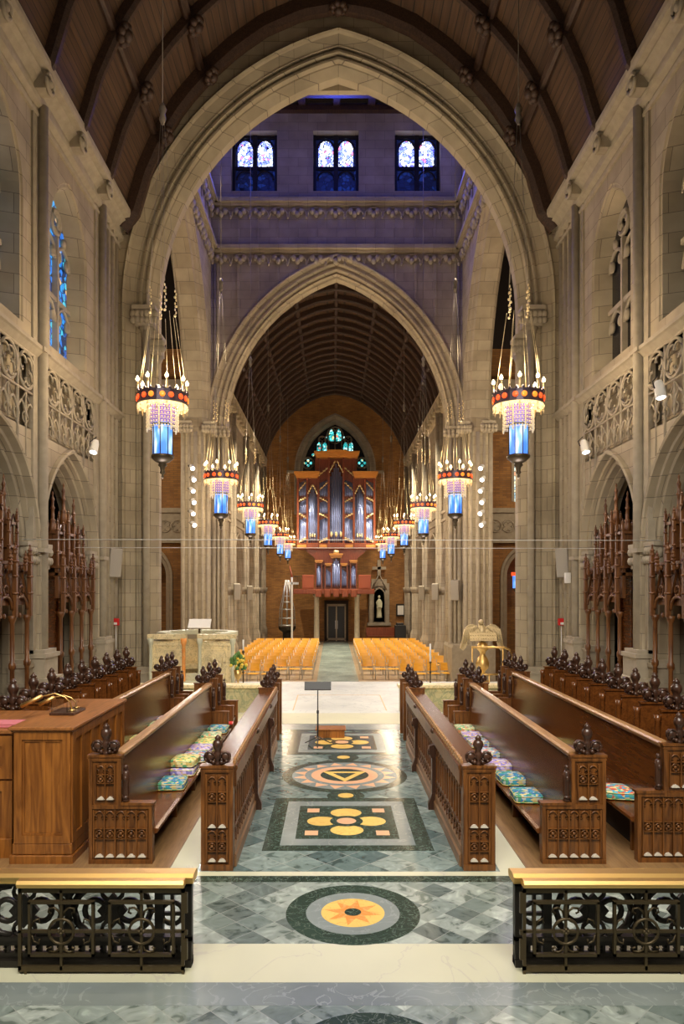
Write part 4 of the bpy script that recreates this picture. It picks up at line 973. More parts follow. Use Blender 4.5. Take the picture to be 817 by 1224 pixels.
b = MB(); b.bbox(-.12, .12, -.09, .09, 0, .03, .006); b.bbox(-.115, .118, -.085, .085, .004, .026, .002, 1)
o = b.build('hymn_book', ['red', 'paper'], None, (-1.98, 12.5, .32)); tag(o, 'red book lying in the far stall beyond the left front pew', 'book')
# ---- organ console
r = thing('organ_console', (-2.93, 7.86, 0), 'big square oak organ console at the left with a flat polished top', 'organ console')
x0, x1, y0, y1 = -.27, .27, -.86, .86
b = MB(); b.box(x0, x1, y0, y1, .1, 1.27); b.build('body', ['console_wood'], r)
b = MB(); b.bbox(x0 - .03, x1 + .02, y0 - .03, y1 + .02, 1.27, 1.285, .004); b.bbox(x0 - .05, x1 + .04, y0 - .05, y1 + .04, 1.285, 1.32, .008); b.build('lid', ['console_top'], r)
b = MB(); b.bbox(x0 - .04, x1 + .03, y0 - .04, y1 + .03, 0, .09, .006); b.bbox(x0 - .02, x1 + .015, y0 - .02, y1 + .015, .09, .20, .01); b.build('plinth', ['console_wood'], r)
def framed_panel(mb, ax, a0, a1, z0, z1, f, fr=.04, d=.012, sgn=-1):
    def bx(a, c, e, g, dd):
        if ax == 'y': mb.box(a, c, min(f, f + sgn * dd), max(f, f + sgn * dd), e, g)
        else: mb.box(min(f, f + sgn * dd), max(f, f + sgn * dd), a, c, e, g)
    bx(a0, a0 + fr, z0, z1, d); bx(a1 - fr, a1, z0, z1, d); bx(a0 + fr, a1 - fr, z1 - fr, z1, d); bx(a0 + fr, a1 - fr, z0, z0 + fr, d)
b = MB(); framed_panel(b, 'y', x0, x1, .2, 1.27, y0, .075, .022); framed_panel(b, 'y', x0 + .075, x1 - .075, .275, 1.195, y0, .022, .010)
for q in (-.065, .065): b.box(q - .03, q + .03, y0 - .008, y0, .30, 1.15) if False else None
b.box(-.03, .03, y0 - .006, y0, .30, 1.17); b.build('front_panel', ['console_wood'], r)
b = MB(); framed_panel(b, 'x', y0, y1, .2, 1.27, x1, .08, .020, 1)
for k in range(1, 6): yy = y0 + (y1 - y0) * k / 6; b.box(x1, x1 + .020, yy - .035, yy + .035, .28, 1.19)
b.build('side_panel', ['console_wood'], r)
# second part of the console, lower, to the left
r = thing('organ_bench_case', (-3.62, 7.75, 0), 'lower oak cabinet joined to the left of the console at the photo edge', 'cabinet')
b = MB(); b.box(-.40, .335, -.60, .5, .0, 1.22); b.build('body', ['console_wood'], r)
b = MB(); b.bbox(-.42, .34, -.63, .52, 1.22, 1.26, .008); b.build('lid', ['console_top'], r)
b = MB(); framed_panel(b, 'y', -.4, .335, .78, 1.2, -.60, .10, .02); framed_panel(b, 'y', -.4, .335, .05, .76, -.60, .10, .02); framed_panel(b, 'y', -.3, .28, .88, 1.1, -.60, .02, .008); b.build('front_panel', ['console_wood'], r)
b = MB(); b.bbox(-.42, .34, -.64, -.6, .0, .2, .006); b.build('plinth', ['console_wood'], r)
b = MB(); b.bbox(-.17, .17, -.12, .12, 0, .025, .005); b.bbox(-.165, .16, -.115, .115, .004, .02, .002, 1); b.bbox(-.15, .15, -.12, .10, .025, .045, .005)
o = b.build('hymn_book', ['book_pink', 'paper'], None, (-3.42, 7.35, 1.26)); tag(o, 'faded red book lying on the low cabinet left of the console', 'book')
r = thing('music_rest', (-2.98, 7.75, 1.32), 'clear music rest on a small wooden base on the console top', 'music rest')
b = MB(); b.bbox(-.12, .14, -.16, .20, 0, .03, .006); b.build('base', ['finial_wood'], r)
m = mat('clear_plastic', (.9, .95, .95), .05); bsdf(m).inputs['Transmission Weight'].default_value = 1; bsdf(m).inputs['IOR'].default_value = 1.1
b = MB(); b.box(-.10, -.095, -.15, .18, .03, .16); b.box(.06, .065, -.15, .18, .03, .16); b.build('panel', ['clear_plastic'], r)
for i, (yy, lb) in enumerate(((-.05, 'longer brass gooseneck lamp arching over the organ console'), (.14, 'shorter brass gooseneck lamp behind the longer one on the console'))):
    r = thing('gooseneck_lamp', (-2.98, 7.75 + yy, 1.35), lb, 'lamp', 'brass lamps on the console')
    k = 1 - .25 * i
    b = MB(); b.tube([(.08 * k, 0, 0), (.06 * k, 0, .09 * k), (.0, 0, .15 * k), (-.10 * k, 0, .185 * k), (-.22 * k, 0, .16 * k), (-.33 * k, 0, .11 * k)], .007, 6); b.build('arm', ['brass'], r)
    b = MB(); b.tube([(-.24 * k, 0, .155 * k), (-.46 * k, 0, .05 * k)], .022, 8); b.build('lamp_shade', ['brass'], r)
    b = MB(); b.lathe([(.03, 0), (.03, .015), (.01, .02)], (.08 * k, 0, -.0), 10); b.build('base', ['brass'], r)
# ---- communion rails at the front
def rail_long(s, label):
    X = SX(s); r = thing('communion_rail', (0, 5.12, 0), label, 'altar rail', 'black iron communion rails with brass tops')
    xa, xb = 1.13, 3.6; zt = .60
    b = MB(); b.prism([(-.075, zt), (.075, zt), (.085, zt + .02), (.085, zt + .045), (.05, zt + .062), (-.05, zt + .062), (-.085, zt + .045), (-.085, zt + .02)], 'x', *sorted((X(xa - .02), X(xb)))); b.build('brass_top', ['brass'], r)
    b = MB()
    b.box(*sorted((X(xa), X(xb))), -.03, .03, zt - .035, zt); b.box(*sorted((X(xa), X(xb))), -.045, .045, .0, .05)
    b.box(*sorted((X(xa), X(xa + .05))), -.03, .03, 0, zt); b.box(*sorted((X(xa + .05), X(xa + .24))), -.02, .02, .17, .20); b.box(*sorted((X(xa + .05), X(xa + .24))), -.02, .02, .50, .53)
    b.box(*sorted((X(xa + .20), X(xa + .26))), -.025, .025, .05, zt)
    b.box(*sorted((X(xa), X(xb))), -.03, .03, .18, .21)
    b.build('frame', ['iron'], r)
    # pierced base band: plate with cross shaped holes built from strips
    b = MB(); b.box(*sorted((X(xa), X(xb))), -.012, .012, .14, .185); b.box(*sorted((X(xa), X(xb))), -.012, .012, .045, .095)
    k = 0
    while xa + .06 + k * .075 < xb:
        x = X(xa + .06 + k * .075); b.box(x - .017 + .0375, x + .017 + .0375, -.012, .012, .09, .145); 
        for zz in (.105, .13): b.box(x + .012, x + .0375, -.012, .012, zz - .006, zz + .008)
        k += 1
    b.build('pierced_band', ['iron'], r)
    # big ornament units
    b = MB(); zc = .385
    b.tube([(X(xa + .14) + .075 * cos(t), 0, zc - .02 + .075 * sin(t)) for t in [2 * pi * i / 16 for i in range(16)]], .018, 5, closed=True)
    b.box(X(xa + .14) - .012, X(xa + .14) + .012, -.015, .015, .20, .52); b.box(*sorted((X(xa + .05), X(xa + .24))), -.012, .012, zc - .035, zc - .01)
    for n in range(4):
        x = X(xa + .56 + n * .62)
        b.prism([(x - .105, zc), (x, zc - .125), (x + .105, zc), (x, zc + .125)], 'y', -.014, .014)
        for q in (-1, 1):
            b.tube([(x + q * .12 + .075 * cos(t), 0, zc + .075 * sin(t)) for t in [2 * pi * i / 16 for i in range(16)]], .021, 5, closed=True)
            b.tube([(x + q * .27, 0, zc + .0), (x + q * .235, 0, zc + .10), (x + q * .17, 0, zc + .16), (x + q * .09, 0, zc + .175)], .024, 5)
            b.tube([(x + q * .27, 0, zc - .0), (x + q * .235, 0, zc - .10), (x + q * .17, 0, zc - .16), (x + q * .09, 0, zc - .175)], .024, 5)
            b.tube([(x + .075 * cos(t), 0, zc + q * .13 + .06 * sin(t)) for t in [2 * pi * i / 14 for i in range(14)]], .016, 5, closed=True)
        xm = x + s * .31; b.lathe([(.03, .18), (.022, .22), (.045, .27), (.028, .30), (.028, .36), (.05, .385), (.028, .41), (.028, .48), (.045, .5), (.022, .54), (.03, .58)], (xm, 0, 0), 8)
        for q in (-1, 1):
            for e in (-1, 1): b.tube([(xm + q * .03, 0, zc + e * .06), (xm + q * .06, 0, zc + e * .11), (xm + q * .03, 0, zc + e * .15)], .012, 4)
    b.build('scrollwork', ['iron'], r)
    return r
rail_long(-1, 'long black iron communion rail with brass top behind the left gate')
rail_long(1, 'long black iron communion rail with brass top behind the right gate')
def gate(s, label):
    X = SX(s); r = thing('altar_gate', (0, 5.0, 0), label, 'gate', 'folded iron gates in front of the communion rails')
    xa, xb, zt = 1.16, 2.30, .60
    b = MB(); b.prism([(-.03, zt), (.03, zt), (.045, zt + .02), (.045, zt + .038), (.025, zt + .05), (-.03, zt + .05), (-.045, zt + .03)], 'x', *sorted((X(xa), X(xb)))); b.build('brass_top', ['brass'], r)
    b = MB(); q = .011
    for x in (xa, xb - .022, (xa + xb) / 2 - .29, (xa + xb) / 2 + .29): b.box(*sorted((X(x), X(x + .022))), -q, q, .03 if x in (xa, xb - .022) else .03, zt) if x in (xa, xb - .022) else None
    for z in (.03, zt - .03): b.box(*sorted((X(xa), X(xb))), -q, q, z - .01, z + .028)
    b.box(*sorted((X(xa), X(xb))), -q, q, .285, .303)
    for c in ((xa + xb) / 2 - .275, (xa + xb) / 2 + .275): b.box(X(c) - .009, X(c) + .009, -q, q, .03, zt - .02)
    b.build('frame', ['bronze'], r)
    for c in ((xa + xb) / 2 - .275, (xa + xb) / 2 + .275):
        x = X(c); b = MB()
        for dx in (-.225, .21): b.box(x + dx, x + dx + .018, -.018, .012, .125, .50)
        for z in (.125, .485): b.box(x - .225, x + .228, -.018, .012, z, z + .02)
        b.build('inner_frame', ['bronze'], r)
    for c in ((xa + xb) / 2 - .275, (xa + xb) / 2 + .275):
        b = MB()
        x = X(c); zc = .294
        b.tube([(x + .085 * cos(t), -.005, zc + .085 * sin(t)) for t in [2 * pi * i / 24 for i in range(24)]], .011, 5, closed=True)
        for qx in (-1, 1):
            b.tube([(x + qx * .01, 0, .39), (x + qx * .02, 0, .43), (x + qx * .05, 0, .455), (x + qx * .085, 0, .45), (x + qx * .09, 0, .425), (x + qx * .07, 0, .415)], .008, 5)
            b.tube([(x + qx * .01, 0, .20), (x + qx * .02, 0, .165), (x + qx * .05, 0, .15), (x + qx * .085, 0, .155), (x + qx * .09, 0, .175), (x + qx * .07, 0, .185)], .008, 5)
            for e in (-1, 1): b.tube([(x + qx * .21, 0, zc + e * .02), (x + qx * .19, 0, zc + e * .07), (x + qx * .155, 0, zc + e * .085), (x + qx * .15, 0, zc + e * .055)], .007, 5)
        b.build('scrollwork', ['bronze'], r)
        b = MB()
        for t in range(4): b.ball((X(c) + .014 * cos(t * pi / 2), -.012, .294 + .014 * sin(t * pi / 2)), .014, .012, .014, 6, 4)
        b.build('rosette', ['bronze'], r)
    for z0_, z1_ in ((.10, .24), (.27, .30), (.42, .56)): b = MB(); b.box(*sorted((X(xa - .02), X(xa))), -.012, .012, z0_, z1_); b.build('hinge', ['bronze'], r)
    for x_ in (xb - .06, xa): b = MB(); b.box(*sorted((X(x_), X(x_ + .02))), -.01, .01, 0, .04); b.build('foot', ['bronze'], r)
gate(-1, 'bronze gate with two ringed square panels folded open at the front left')
gate(1, 'bronze gate with two ringed square panels folded open at the front right')
# ---- music stand and wooden box in the aisle
r = thing('music_stand', (-.40, 12.3, .004), 'black music stand with a wide flat desk standing in the aisle', 'music stand')
b = MB(); b.prism([(-.02, .93), (.0, .93), (.045, 1.06), (.035, 1.06)], 'x', -.225, .225); b.box(-.225, .225, -.035, .0, .925, .94); b.build('desk', ['black'], r)
b = MB(); b.tube([(0, 0, .06), (0, 0, .55)], .014, 8); b.tube([(0, 0, .55), (0, 0, .95)], .009, 8); b.lathe([(.02, .53), (.02, .58)], n=8); b.build('pole', ['black'], r)
for k in range(3):
    a = radians(-90 + 120 * k); b = MB(); b.tube([(0, 0, .14), (.16 * cos(a), .16 * sin(a), .05), (.25 * cos(a), .25 * sin(a), .008)], .010, 6); b.build('leg', ['black'], r)
r = thing('wooden_box', (-.18, 13.0, .006), 'low reddish wooden step box beside the music stand in the aisle', 'box')
b = MB(); b.bbox(-.25, .24, -.16, .16, 0, .13, .005); b.build('body', ['console_wood'], r); b = MB(); b.bbox(-.275, .265, -.185, .185, .13, .155, .006); b.build('lid', ['console_wood'], r)
# ================================================================== CANOPIED STALLS IN THE ARCADE
def pinnacle(mb, x, y, z0, z1, r=.03, n=6):
    mb.box(x - r, x + r, y - r, y + r, z0, z1 - r * 5)
    h = z1 - z0
    for f in (.35, .62, .85): mb.lathe([(r * 1.15, 0), (r * 1.9, .015), (r * 1.9, .03), (r * 1.15, .045)], (x, y, z0 + (h - r * 5) * f), n)
    mb.lathe([(r * 1.7, 0), (r * 1.3, .02), (r * .8, r * 2), (r * 1.5, r * 2.4), (r * .8, r * 2.9), (r * .3, r * 4.6), (r * .7, r * 4.9), (.002, r * 5.4)], (x, y, z1 - r * 5.2), n)
def canopy(s, yc, label, n=3, dz=0):
    X = SX(s); r = thing('stall_canopy', (0, yc, 0), label, 'canopy', 'tall pinnacled wooden canopies in the arcade')
    xf, xb = W - .16, W + .6; half = .40 * n / 2 * 1.5; p = 2 * half / n
    b = MB()
    for k in range(n + 1):
        y = -half + p * k
        b.lathe([(.06, .02), (.06, .5), (.045, .55), (.04, 1.25), (.065, 1.30), (.065, 1.36), (.04, 1.40), (.04, 2.05), (.07, 2.12), (.075, 2.18)], (X(xf), y, 0), 8)
    b.build('column', ['canopy_wood'], r)
    b = MB()
    for k in range(n):
        y = -half + p * (k + .5)
        L = arch_line(p * .42, .22, 2.28, 0, 0, 6, False)
        b.tube([(X(xf - .02), y + u, z) for u, z in L], .028, 5)
        # steep gable over each arch
        b.tube([(X(xf - .02), y - p * .45, 2.36), (X(xf - .03), y, 2.95), (X(xf - .02), y + p * .45, 2.36)], .026, 5)
        b.add([(X(xf + .02), y - p * .42, 2.36), (X(xf + .02), y, 2.88), (X(xf + .02), y + p * .42, 2.36)], [(0, 1, 2)])
        quatrefoil(b, lambda u, t, z: (X(xf - .03 + t), u, z), y, 2.60, .09, .014)
        b.ball((X(xf - .03), y, 3.0), .04, .04, .05, 6, 4)
        b.ball((X(xf - .0), y, 2.18), .03, .05, .05, 6, 4)
    b.box(*sorted((X(xf), X(xb))), -half, half, 2.9, 2.96); b.box(*sorted((X(xf + .05), X(xf + .12))), -half, half, 2.45, 3.05)
    b.box(*sorted((X(xf - .03), X(xb))), -half - .03, half + .03, 3.05, 3.10)
    b.build('gable_front', ['canopy_wood'], r)
    b = MB()
    for k in range(n + 1): pinnacle(b, X(xf - .05), -half + p * k, 2.16, 3.42, .036)
    for k in range(n): pinnacle(b, X(xf - .10), -half + p * (k + .5), 2.95, 3.30, .024)
    b.build('pinnacle', ['canopy_wood'], r)
    b = MB()
    # upper open towers, each with four posts and a spire
    for k in range(n):
        y = -half + p * (k + .5); hx = X(xf + .28); w_ = .16; zt = 3.95 + (.25 if k == n // 2 else 0) 
        for qx in (-1, 1):
            for qy in (-1, 1): pinnacle(b, hx + qx * w_, y + qy * w_, 3.05, zt + .1, .022)
        for z in (3.35, 3.75): b.box(hx - w_, hx + w_, y - w_ - .015, y + w_ + .015, z, z + .05); b.box(hx - w_ - .015, hx + w_ + .015, y - w_, y + w_, z, z + .05)
        b.lathe([(.10, zt - .25), (.07, zt), (.05, zt + .05), (.07, zt + .08), (.035, zt + .12), (.035, zt + .3), (.055, zt + .33), (.03, zt + .37), (.03, zt + .47), (.045, zt + .5), (.012, zt + .58), (.025, zt + .62), (.004, zt + .68)], (hx, y, 0), 6)
        b.box(hx - .12, hx + .12, y - .12, y + .12, 3.0, zt - .2)
        for e in (-1, 1): b.tube([(hx - s * .17, y - .15, zt - .25), (hx - s * .17, y, zt - .02), (hx - s * .17, y + .15, zt - .25)], .018, 4)
    b.build('tower', ['canopy_wood'], r)
    b = MB(); b.box(*sorted((X(xb), X(xb + .04))), -half, half, .1, 3.3)
    for k in range(n + 1): b.box(*sorted((X(xb - .05), X(xb))), -half + p * k - .04, -half + p * k + .04, .1, 3.1)
    for k in range(n):
        y = -half + p * (k + .5); b.box(*sorted((X(xb - .35), X(xb))), y - p * .4, y + p * .4, .5, .55)
    b.build('back_panel', ['pew_wood'], r)
for s, sd in ((-1, 'left'), (1, 'right')):
    canopy(s, 15.42, 'reddish wooden canopy with pinnacles under the far %s arcade arch' % sd, 3)
    canopy(s, 12.02, 'reddish wooden canopy cut off by the %s photo edge under the nearer arch' % sd, 3)
# ================================================================== CHANDELIERS
def make_chandelier():
    r = thing('chandelier', (0, 0, 0), 'x', 'chandelier', 'jewelled chandeliers hanging in two lines')
    R = .47; N = 12
    def ngon(rad, z, n=N, ph=0): return [(rad * cos(2 * pi * k / n + ph), rad * sin(2 * pi * k / n + ph), z) for k in range(n)]
    # crown ring, r from top view; z=0 at middle of ring
    b = MB()
    for (r0, r1, z0, z1) in ((R - .02, R, -.09, .09), (R - .03, R + .015, .085, .11), (R - .03, R + .015, -.11, -.085)): b.ringflat((0, 0), r0, r1, z0, z1, 24)
    for k in range(24):
        a = 2 * pi * k / 24; b.lathe([(.022, 0), (.03, .03), (.012, .05), (.002, .075)], (R * cos(a), R * sin(a), .105), 5)
    b.build('crown_ring', ['ring_dark'], r)
    for k in range(8):
        a = 2 * pi * (k + .5) / 8
        for j, da in enumerate((-.17, .17)):
            b = MB(); aa = a + da; b.lathe([(.054, 0), (.054, .018), (.036, .026)], (0, 0, 0), 10, axis='y')
            o = b.build('roundel', ['roundel' if (k + j) % 3 else 'roundel_amber'], r, (R * cos(aa), R * sin(aa), 0)); o.rotation_euler = (0, 0, aa - pi / 2)
    # frill of lit beads under the ring
    b = MB()
    b.ringflat((0, 0), .30, R + .0, -.13, -.11, 24)
    for k in range(48):
        a = 2 * pi * k / 48; b.ball((R * cos(a), R * sin(a), -.15 - .02 * (k % 2)), .020, .020, .032, 5, 4)
    b.build('frill', ['frill_glow'], r)
    b = MB()
    for k in range(16): a = 2 * pi * k / 16; b.lathe([(.012, 0), (.02, -.05), (.01, -.09), (.018, -.12), (.003, -.16)], (R * cos(a), R * sin(a), -.12), 5)
    b.build('pendant_drops', ['gold_chain'], r)
    # stepped lace panels
    b = MB()
    for k in range(8):
        a = 2 * pi * k / 8; rr = .30
        b.tube([(rr * cos(a), rr * sin(a), -.10), (rr * cos(a), rr * sin(a), -.62)], .014, 5)
        for z in range(7): b.ball((rr * cos(a), rr * sin(a), -.16 - .07 * z), .022, .022, .022, 5, 4)
        a2 = a + 2 * pi / 8
        for z in range(6):
            for q in (.25, .5, .75):
                x = rr * (cos(a) * (1 - q) + cos(a2) * q); y = rr * (sin(a) * (1 - q) + sin(a2) * q)
                b.ball((x, y, -.15 - .075 * z), .019, .019, .019, 5, 3)
            b.tube([(rr * cos(a), rr * sin(a), -.18 - .075 * z), (rr * cos(a2), rr * sin(a2), -.18 - .075 * z)], .006, 3)
    b.build('lace_panel', ['lace'], r)
    b = MB(); b.lathe([(.24, -.12), (.24, -.45)], n=8, smooth=False); b.build('inner_glass', ['violet_glass'], r)
    b = MB(); b.lathe([(.19, -.44), (.185, -1.06)], n=8, smooth=False); b.build('lantern_glass', ['lantern_glass'], r)
    b = MB()
    for k in range(8): a = 2 * pi * k / 8; b.tube([(.195 * cos(a), .195 * sin(a), -.40), (.19 * cos(a), .19 * sin(a), -1.08)], .010, 4)
    b.ringflat((0, 0), .17, .21, -.50, -.47, 8)
    b.build('lantern_frame', ['bronze'], r)
    b = MB(); b.lathe([(.21, -1.06), (.225, -1.08), (.22, -1.12), (.14, -1.19), (.07, -1.22), (.09, -1.26), (.05, -1.30), (.04, -1.36), (.055, -1.40), (.02, -1.44), (.03, -1.47), (.004, -1.52)], n=10); b.build('bottom_cup', ['bronze'], r)
    for k in range(8):
        a = 2 * pi * (k + .5) / 8; x, y = (R + .0) * cos(a), (R + .0) * sin(a)
        b = MB(); b.lathe([(.035, 0), (.018, .02), (.016, .20), (.022, .205)], (0, 0, 0), 8)
        c = b.build('candle', ['gold_chain'], r, (x, y, .11))
        b = MB(); b.lathe([(.016, 0), (.034, .03), (.034, .055), (.016, .085), (.003, .11)], (0, 0, .20), 8); b.build('bulb', ['bulb'], c)
    b = MB()
    for k in range(8):
        a = 2 * pi * k / 8; b.tube([(R * cos(a), R * sin(a), .1), (.24 * cos(a), .24 * sin(a), 1.65)], .004, 4)
    b.build('hanging_rods', ['gold_chain'], r)
    for k in range(4):
        a = 2 * pi * k / 4 + .4; b = MB()
        for z in range(9):
            b.ball((.24 * cos(a) + .02 * (z % 2), .24 * sin(a), 1.65 + .06 * z), .016 if z % 3 else .03, .016, .028, 6, 4)
        b.build('chain', ['gold_chain'], r)
    return r
chand0 = make_chandelier()
CH = [(14.0, 3.42, 6.27), (20.9, 3.36, 5.85), (27.8, 3.30, 5.80), (34.7, 3.24, 5.76), (41.6, 3.17, 5.68), (48.5, 3.16, 5.72)]
ORD = ['largest and nearest chandelier hanging over the %s pews', 'second chandelier back on the %s, hanging at the crossing pier', 'third chandelier back on the %s, small', 'fourth chandelier back on the %s, over the nave chairs', 'fifth chandelier back on the %s, second from the organ', 'smallest and farthest chandelier on the %s, beside the organ']
first = True
for s, sd in ((-1, 'left'), (1, 'right')):
    for i, (d, x, z) in enumerate(CH):
        c = chand0 if first else dup(chand0); first = False
        c.location = (s * x, d, z); c.rotation_euler = (0, 0, .3 * i + (.2 if s > 0 else 0)); c['label'] = ORD[i] % sd
        top = (vault(x) if i == 0 else 22.1 if i < 3 else nvault(x)) - z
        b = MB()
        for k in range(4): a = 2 * pi * k / 4 + .4; b.tube([(.24 * cos(a), .24 * sin(a), 2.2), (.03 * cos(a), .03 * sin(a), 5.4)], .005, 4)
        b.lathe([(.03, 5.3), (.07, 5.4), (.05, 5.5), (.08, 5.58), (.03, 5.7)], n=8); b.tube([(0, 0, 5.6), (0, 0, top)], .010, 5)
        b.build('cable', ['cable'], c)
        light('POINT', (s * x, d, z + .55), (150 if i == 0 else 105), (1, .76, .48), rad=.3, name='chandelier_light')
        light('POINT', (s * x, d, z - 1.75), 22, (.9, .85, 1), rad=.2, name='lantern_light')
# ================================================================== SMALL WALL FIXTURES
for s, sd in ((-1, 'left'), (1, 'right')):
    X = SX(s)
    r = thing('wall_speaker', (X(5.66), 18.45, 3.3), 'grey box loudspeaker tilted on the %s crossing pier' % sd, 'speaker', 'grey loudspeakers on the piers')
    b = MB(); b.bbox(-.15, .15, -.30, -.05, -.36, .36, .02); b.build('cabinet', ['speaker_grey'], r); b = MB(); b.box(-.05, .05, -.06, .16, -.05, .05); b.build('bracket', ['iron'], r)
    b = MB(); b.box(-.125, .125, -.31, -.30, -.33, .33); b.build('grille', ['speaker_grey'], r)
    r.rotation_euler = (radians(4), radians(4 * -s), radians(-18 * s))
    r = thing('fire_alarm', (X(5.68), 18.6, 1.72), 'small red fire alarm box on the %s crossing pier' % sd, 'fire alarm', 'red alarms on the crossing piers')
    b = MB(); b.bbox(-.09, .09, -.10, 0, -.02, .16, .008); b.build('housing', ['red'], r); b = MB(); b.bbox(-.05, .05, -.12, -.09, .0, .06, .005); b.build('strobe', ['paper'], r); b = MB(); b.tube([(0, -.02, -.02), (0, -.02, -1.0)], .012, 6); b.build('conduit', ['white_metal'], r)
def spotlight(loc, aim, label, group, k=1.0, e=0):
    r = thing('spotlight', loc, label, 'spotlight', group)
    d = (Vector(aim) - Vector(loc)).normalized(); q = d.to_track_quat('-Z', 'Y'); r.rotation_euler = q.to_euler()
    b = MB(); b.lathe([(.05 * k, .12 * k), (.07 * k, .06 * k), (.075 * k, -.10 * k), (.085 * k, -.13 * k)], n=10); b.build('housing', ['white_metal'], r)
    b = MB(); b.lathe([(.07 * k, -.125 * k), (.05 * k, -.14 * k), (.01, -.142 * k)], n=10); b.build('lens', ['lens'], r)
    b = MB(); b.tube([(.09 * k, 0, 0), (.11 * k, 0, .10 * k), (0, 0, .2 * k)], .012, 5); b.build('bracket', ['iron'], r)
    if e:
        light('SPOT', tuple(Vector(loc) + d * .2 * k), e, (1, .95, .85), to=aim, spot=55, blend=.8, rad=.06, name='spot_beam')
spotlight((-5.35, 15.9, 5.75), (-5.6, 14.6, 2.6), 'white spotlight above the far left arcade arch', 'spotlights above the arcade', 1.2, 160)
spotlight((5.35, 15.9, 5.75), (5.6, 14.6, 2.6), 'white spotlight above the far right arcade arch', 'spotlights above the arcade', 1.2, 160)
spotlight((5.35, 12.25, 6.0), (5.6, 11.6, 2.6), 'white spotlight at the right photo edge above the nearer arch', 'spotlights above the arcade', 1.2, 120)
NUM = ['topmost', 'second from top', 'third from top', 'fourth from top', 'second lowest', 'lowest']
for s, sd in ((-1, 'left'), (1, 'right')):
    for k in range(6):
        z = 7.35 - .44 * k
        aim = (random.uniform(-1.5, 1.5), 17.0 + k * .6, 0)
        spotlight((s * 5.62 + .05 * (k % 2), 28.25, z), aim, '%s of the six spotlights up the %s crossing pier' % (NUM[k], sd), 'spotlights up the crossing piers', 1.25, 130)
b = MB(); b.tube([(-5.7, 13.0, 3.52), (5.7, 13.0, 3.50)], .007, 5); o = b.build('steel_cable', ['white_metal']); tag(o, 'upper thin steel cable stretched across the choir between the arcades', 'cable', 'cables stretched across the choir')
b = MB(); b.tube([(-5.7, 15.6, 3.52), (5.7, 15.6, 3.50)], .007, 5); o = b.build('steel_cable', ['white_metal']); tag(o, 'lower thin steel cable stretched across the choir nearer the crossing', 'cable', 'cables stretched across the choir')
b = MB(); b.bbox(-.07, .07, -.05, .05, -.13, .13, .01); o = b.build('junction_box', ['paper'], None, (5.62, 17.9, 2.9)); tag(o, 'small white junction box on the right wall beside the crossing pier', 'box')
r = thing('hanging_lantern', (8.05, 32.6, 3.0), 'small blue and red lantern glimpsed through the right aisle doorway', 'lantern')
b = MB(); b.lathe([(.16, -.35), (.16, .2)], n=8, smooth=False); b.build('lantern_glass', ['lantern_glass'], r); b = MB(); b.lathe([(.22, .2), (.22, .36)], n=8, smooth=False); b.build('crown_ring', ['roundel'], r)
b = MB(); b.tube([(0, 0, .36), (0, 0, 3.5)], .01, 4); b.build('cable', ['cable'], r); b = MB(); b.lathe([(.17, -.35), (.05, -.55), (.01, -.6)], n=8); b.build('bottom_cup', ['bronze'], r)
# ================================================================== PULPIT, LECTERN, PARAPETS
for s, sd in ((-1, 'left'), (1, 'right')):
    X = SX(s); r = thing('marble_parapet', (0, 15.6, 0), 'low veined marble parapet wall beside the %s stalls at the crossing step' % sd, 'parapet', 'low marble parapets at the crossing')
    b = MB(); b.box(*sorted((X(1.28), X(4.4))), -.12, .12, .0, .52); b.build('wall_body', ['marble_parapet'], r)
    b = MB(); b.bbox(*sorted((X(1.24), X(4.4))), -.17, .17, .52, .60, .012); b.build('coping', ['marble_pulpit'], r)
    b = MB()
    for k in range(5): b.box(*sorted((X(1.4 + .6 * k), X(1.9 + .6 * k))), -.14, -.12, .10, .42)
    b.build('recessed_panel', ['marble_parapet'], r)
r = thing('pulpit', (-3.66, 19.0, 0), 'cream marble pulpit with carved panels and white top at the left of the crossing', 'pulpit')
def octv(rad, a0=0): return [(rad * cos(radians(a)), rad * sin(radians(a)) * .9) for a in a0]
A = [-50, -15, 20, 55, 90, 125, 160, 195, 230]
po = octv(.98, A); pi_ = octv(.86, A); pc = octv(1.06, A); pci = octv(.80, A)
def ringwall(mb, o_, i_, z0, z1):
    for k in range(len(o_) - 1): mb.prism([o_[k], o_[k + 1], i_[k + 1], i_[k]], 'z', z0, z1)
b = MB(); ringwall(b, po, pi_, .15, 1.32); b.build('body', ['marble_pulpit'], r)
b = MB(); ringwall(b, pc, pci, 1.40, 1.52); b.build('coping', ['marble_white'], r)
b = MB(); ringwall(b, octv(1.02, A), octv(.84, A), 1.28, 1.40); ringwall(b, octv(1.03, A), octv(.84, A), 0, .16)
for k in range(len(A) - 1):
    for q in range(8):
        f = (q + .5) / 8; x = po[k][0] * (1 - f) + po[k + 1][0] * f; y = po[k][1] * (1 - f) + po[k + 1][1] * f; b.ball((x * 1.04, y * 1.04, 1.33), .04, .04, .05, 5, 4)
b.build('cornice', ['stone_carved'], r)
b = MB()
for sx, x in ((-1, -.62), (1, .62)):
    # two carved panels that close the pulpit either side of its stair, towards the choir
    b.box(x - .40, x + .40, -.84, -.76, .15, 1.32)
    framed_panel(b, 'y', x - .38, x + .38, .18, 1.28, -.84, .06, .04); framed_panel(b, 'y', x - .25, x + .25, .32, 1.12, -.84, .03, .03)
    for k in range(5): b.ball((x - .18 + .09 * k, -.88, .75 + .12 * sin(k * 2)), .05, .03, .09, 6, 4)
    b.box(x - .48, x + .48, -.92, -.72, 1.38, 1.5); 
b.build('carved_panel', ['marble_pulpit'], r)
b = MB()
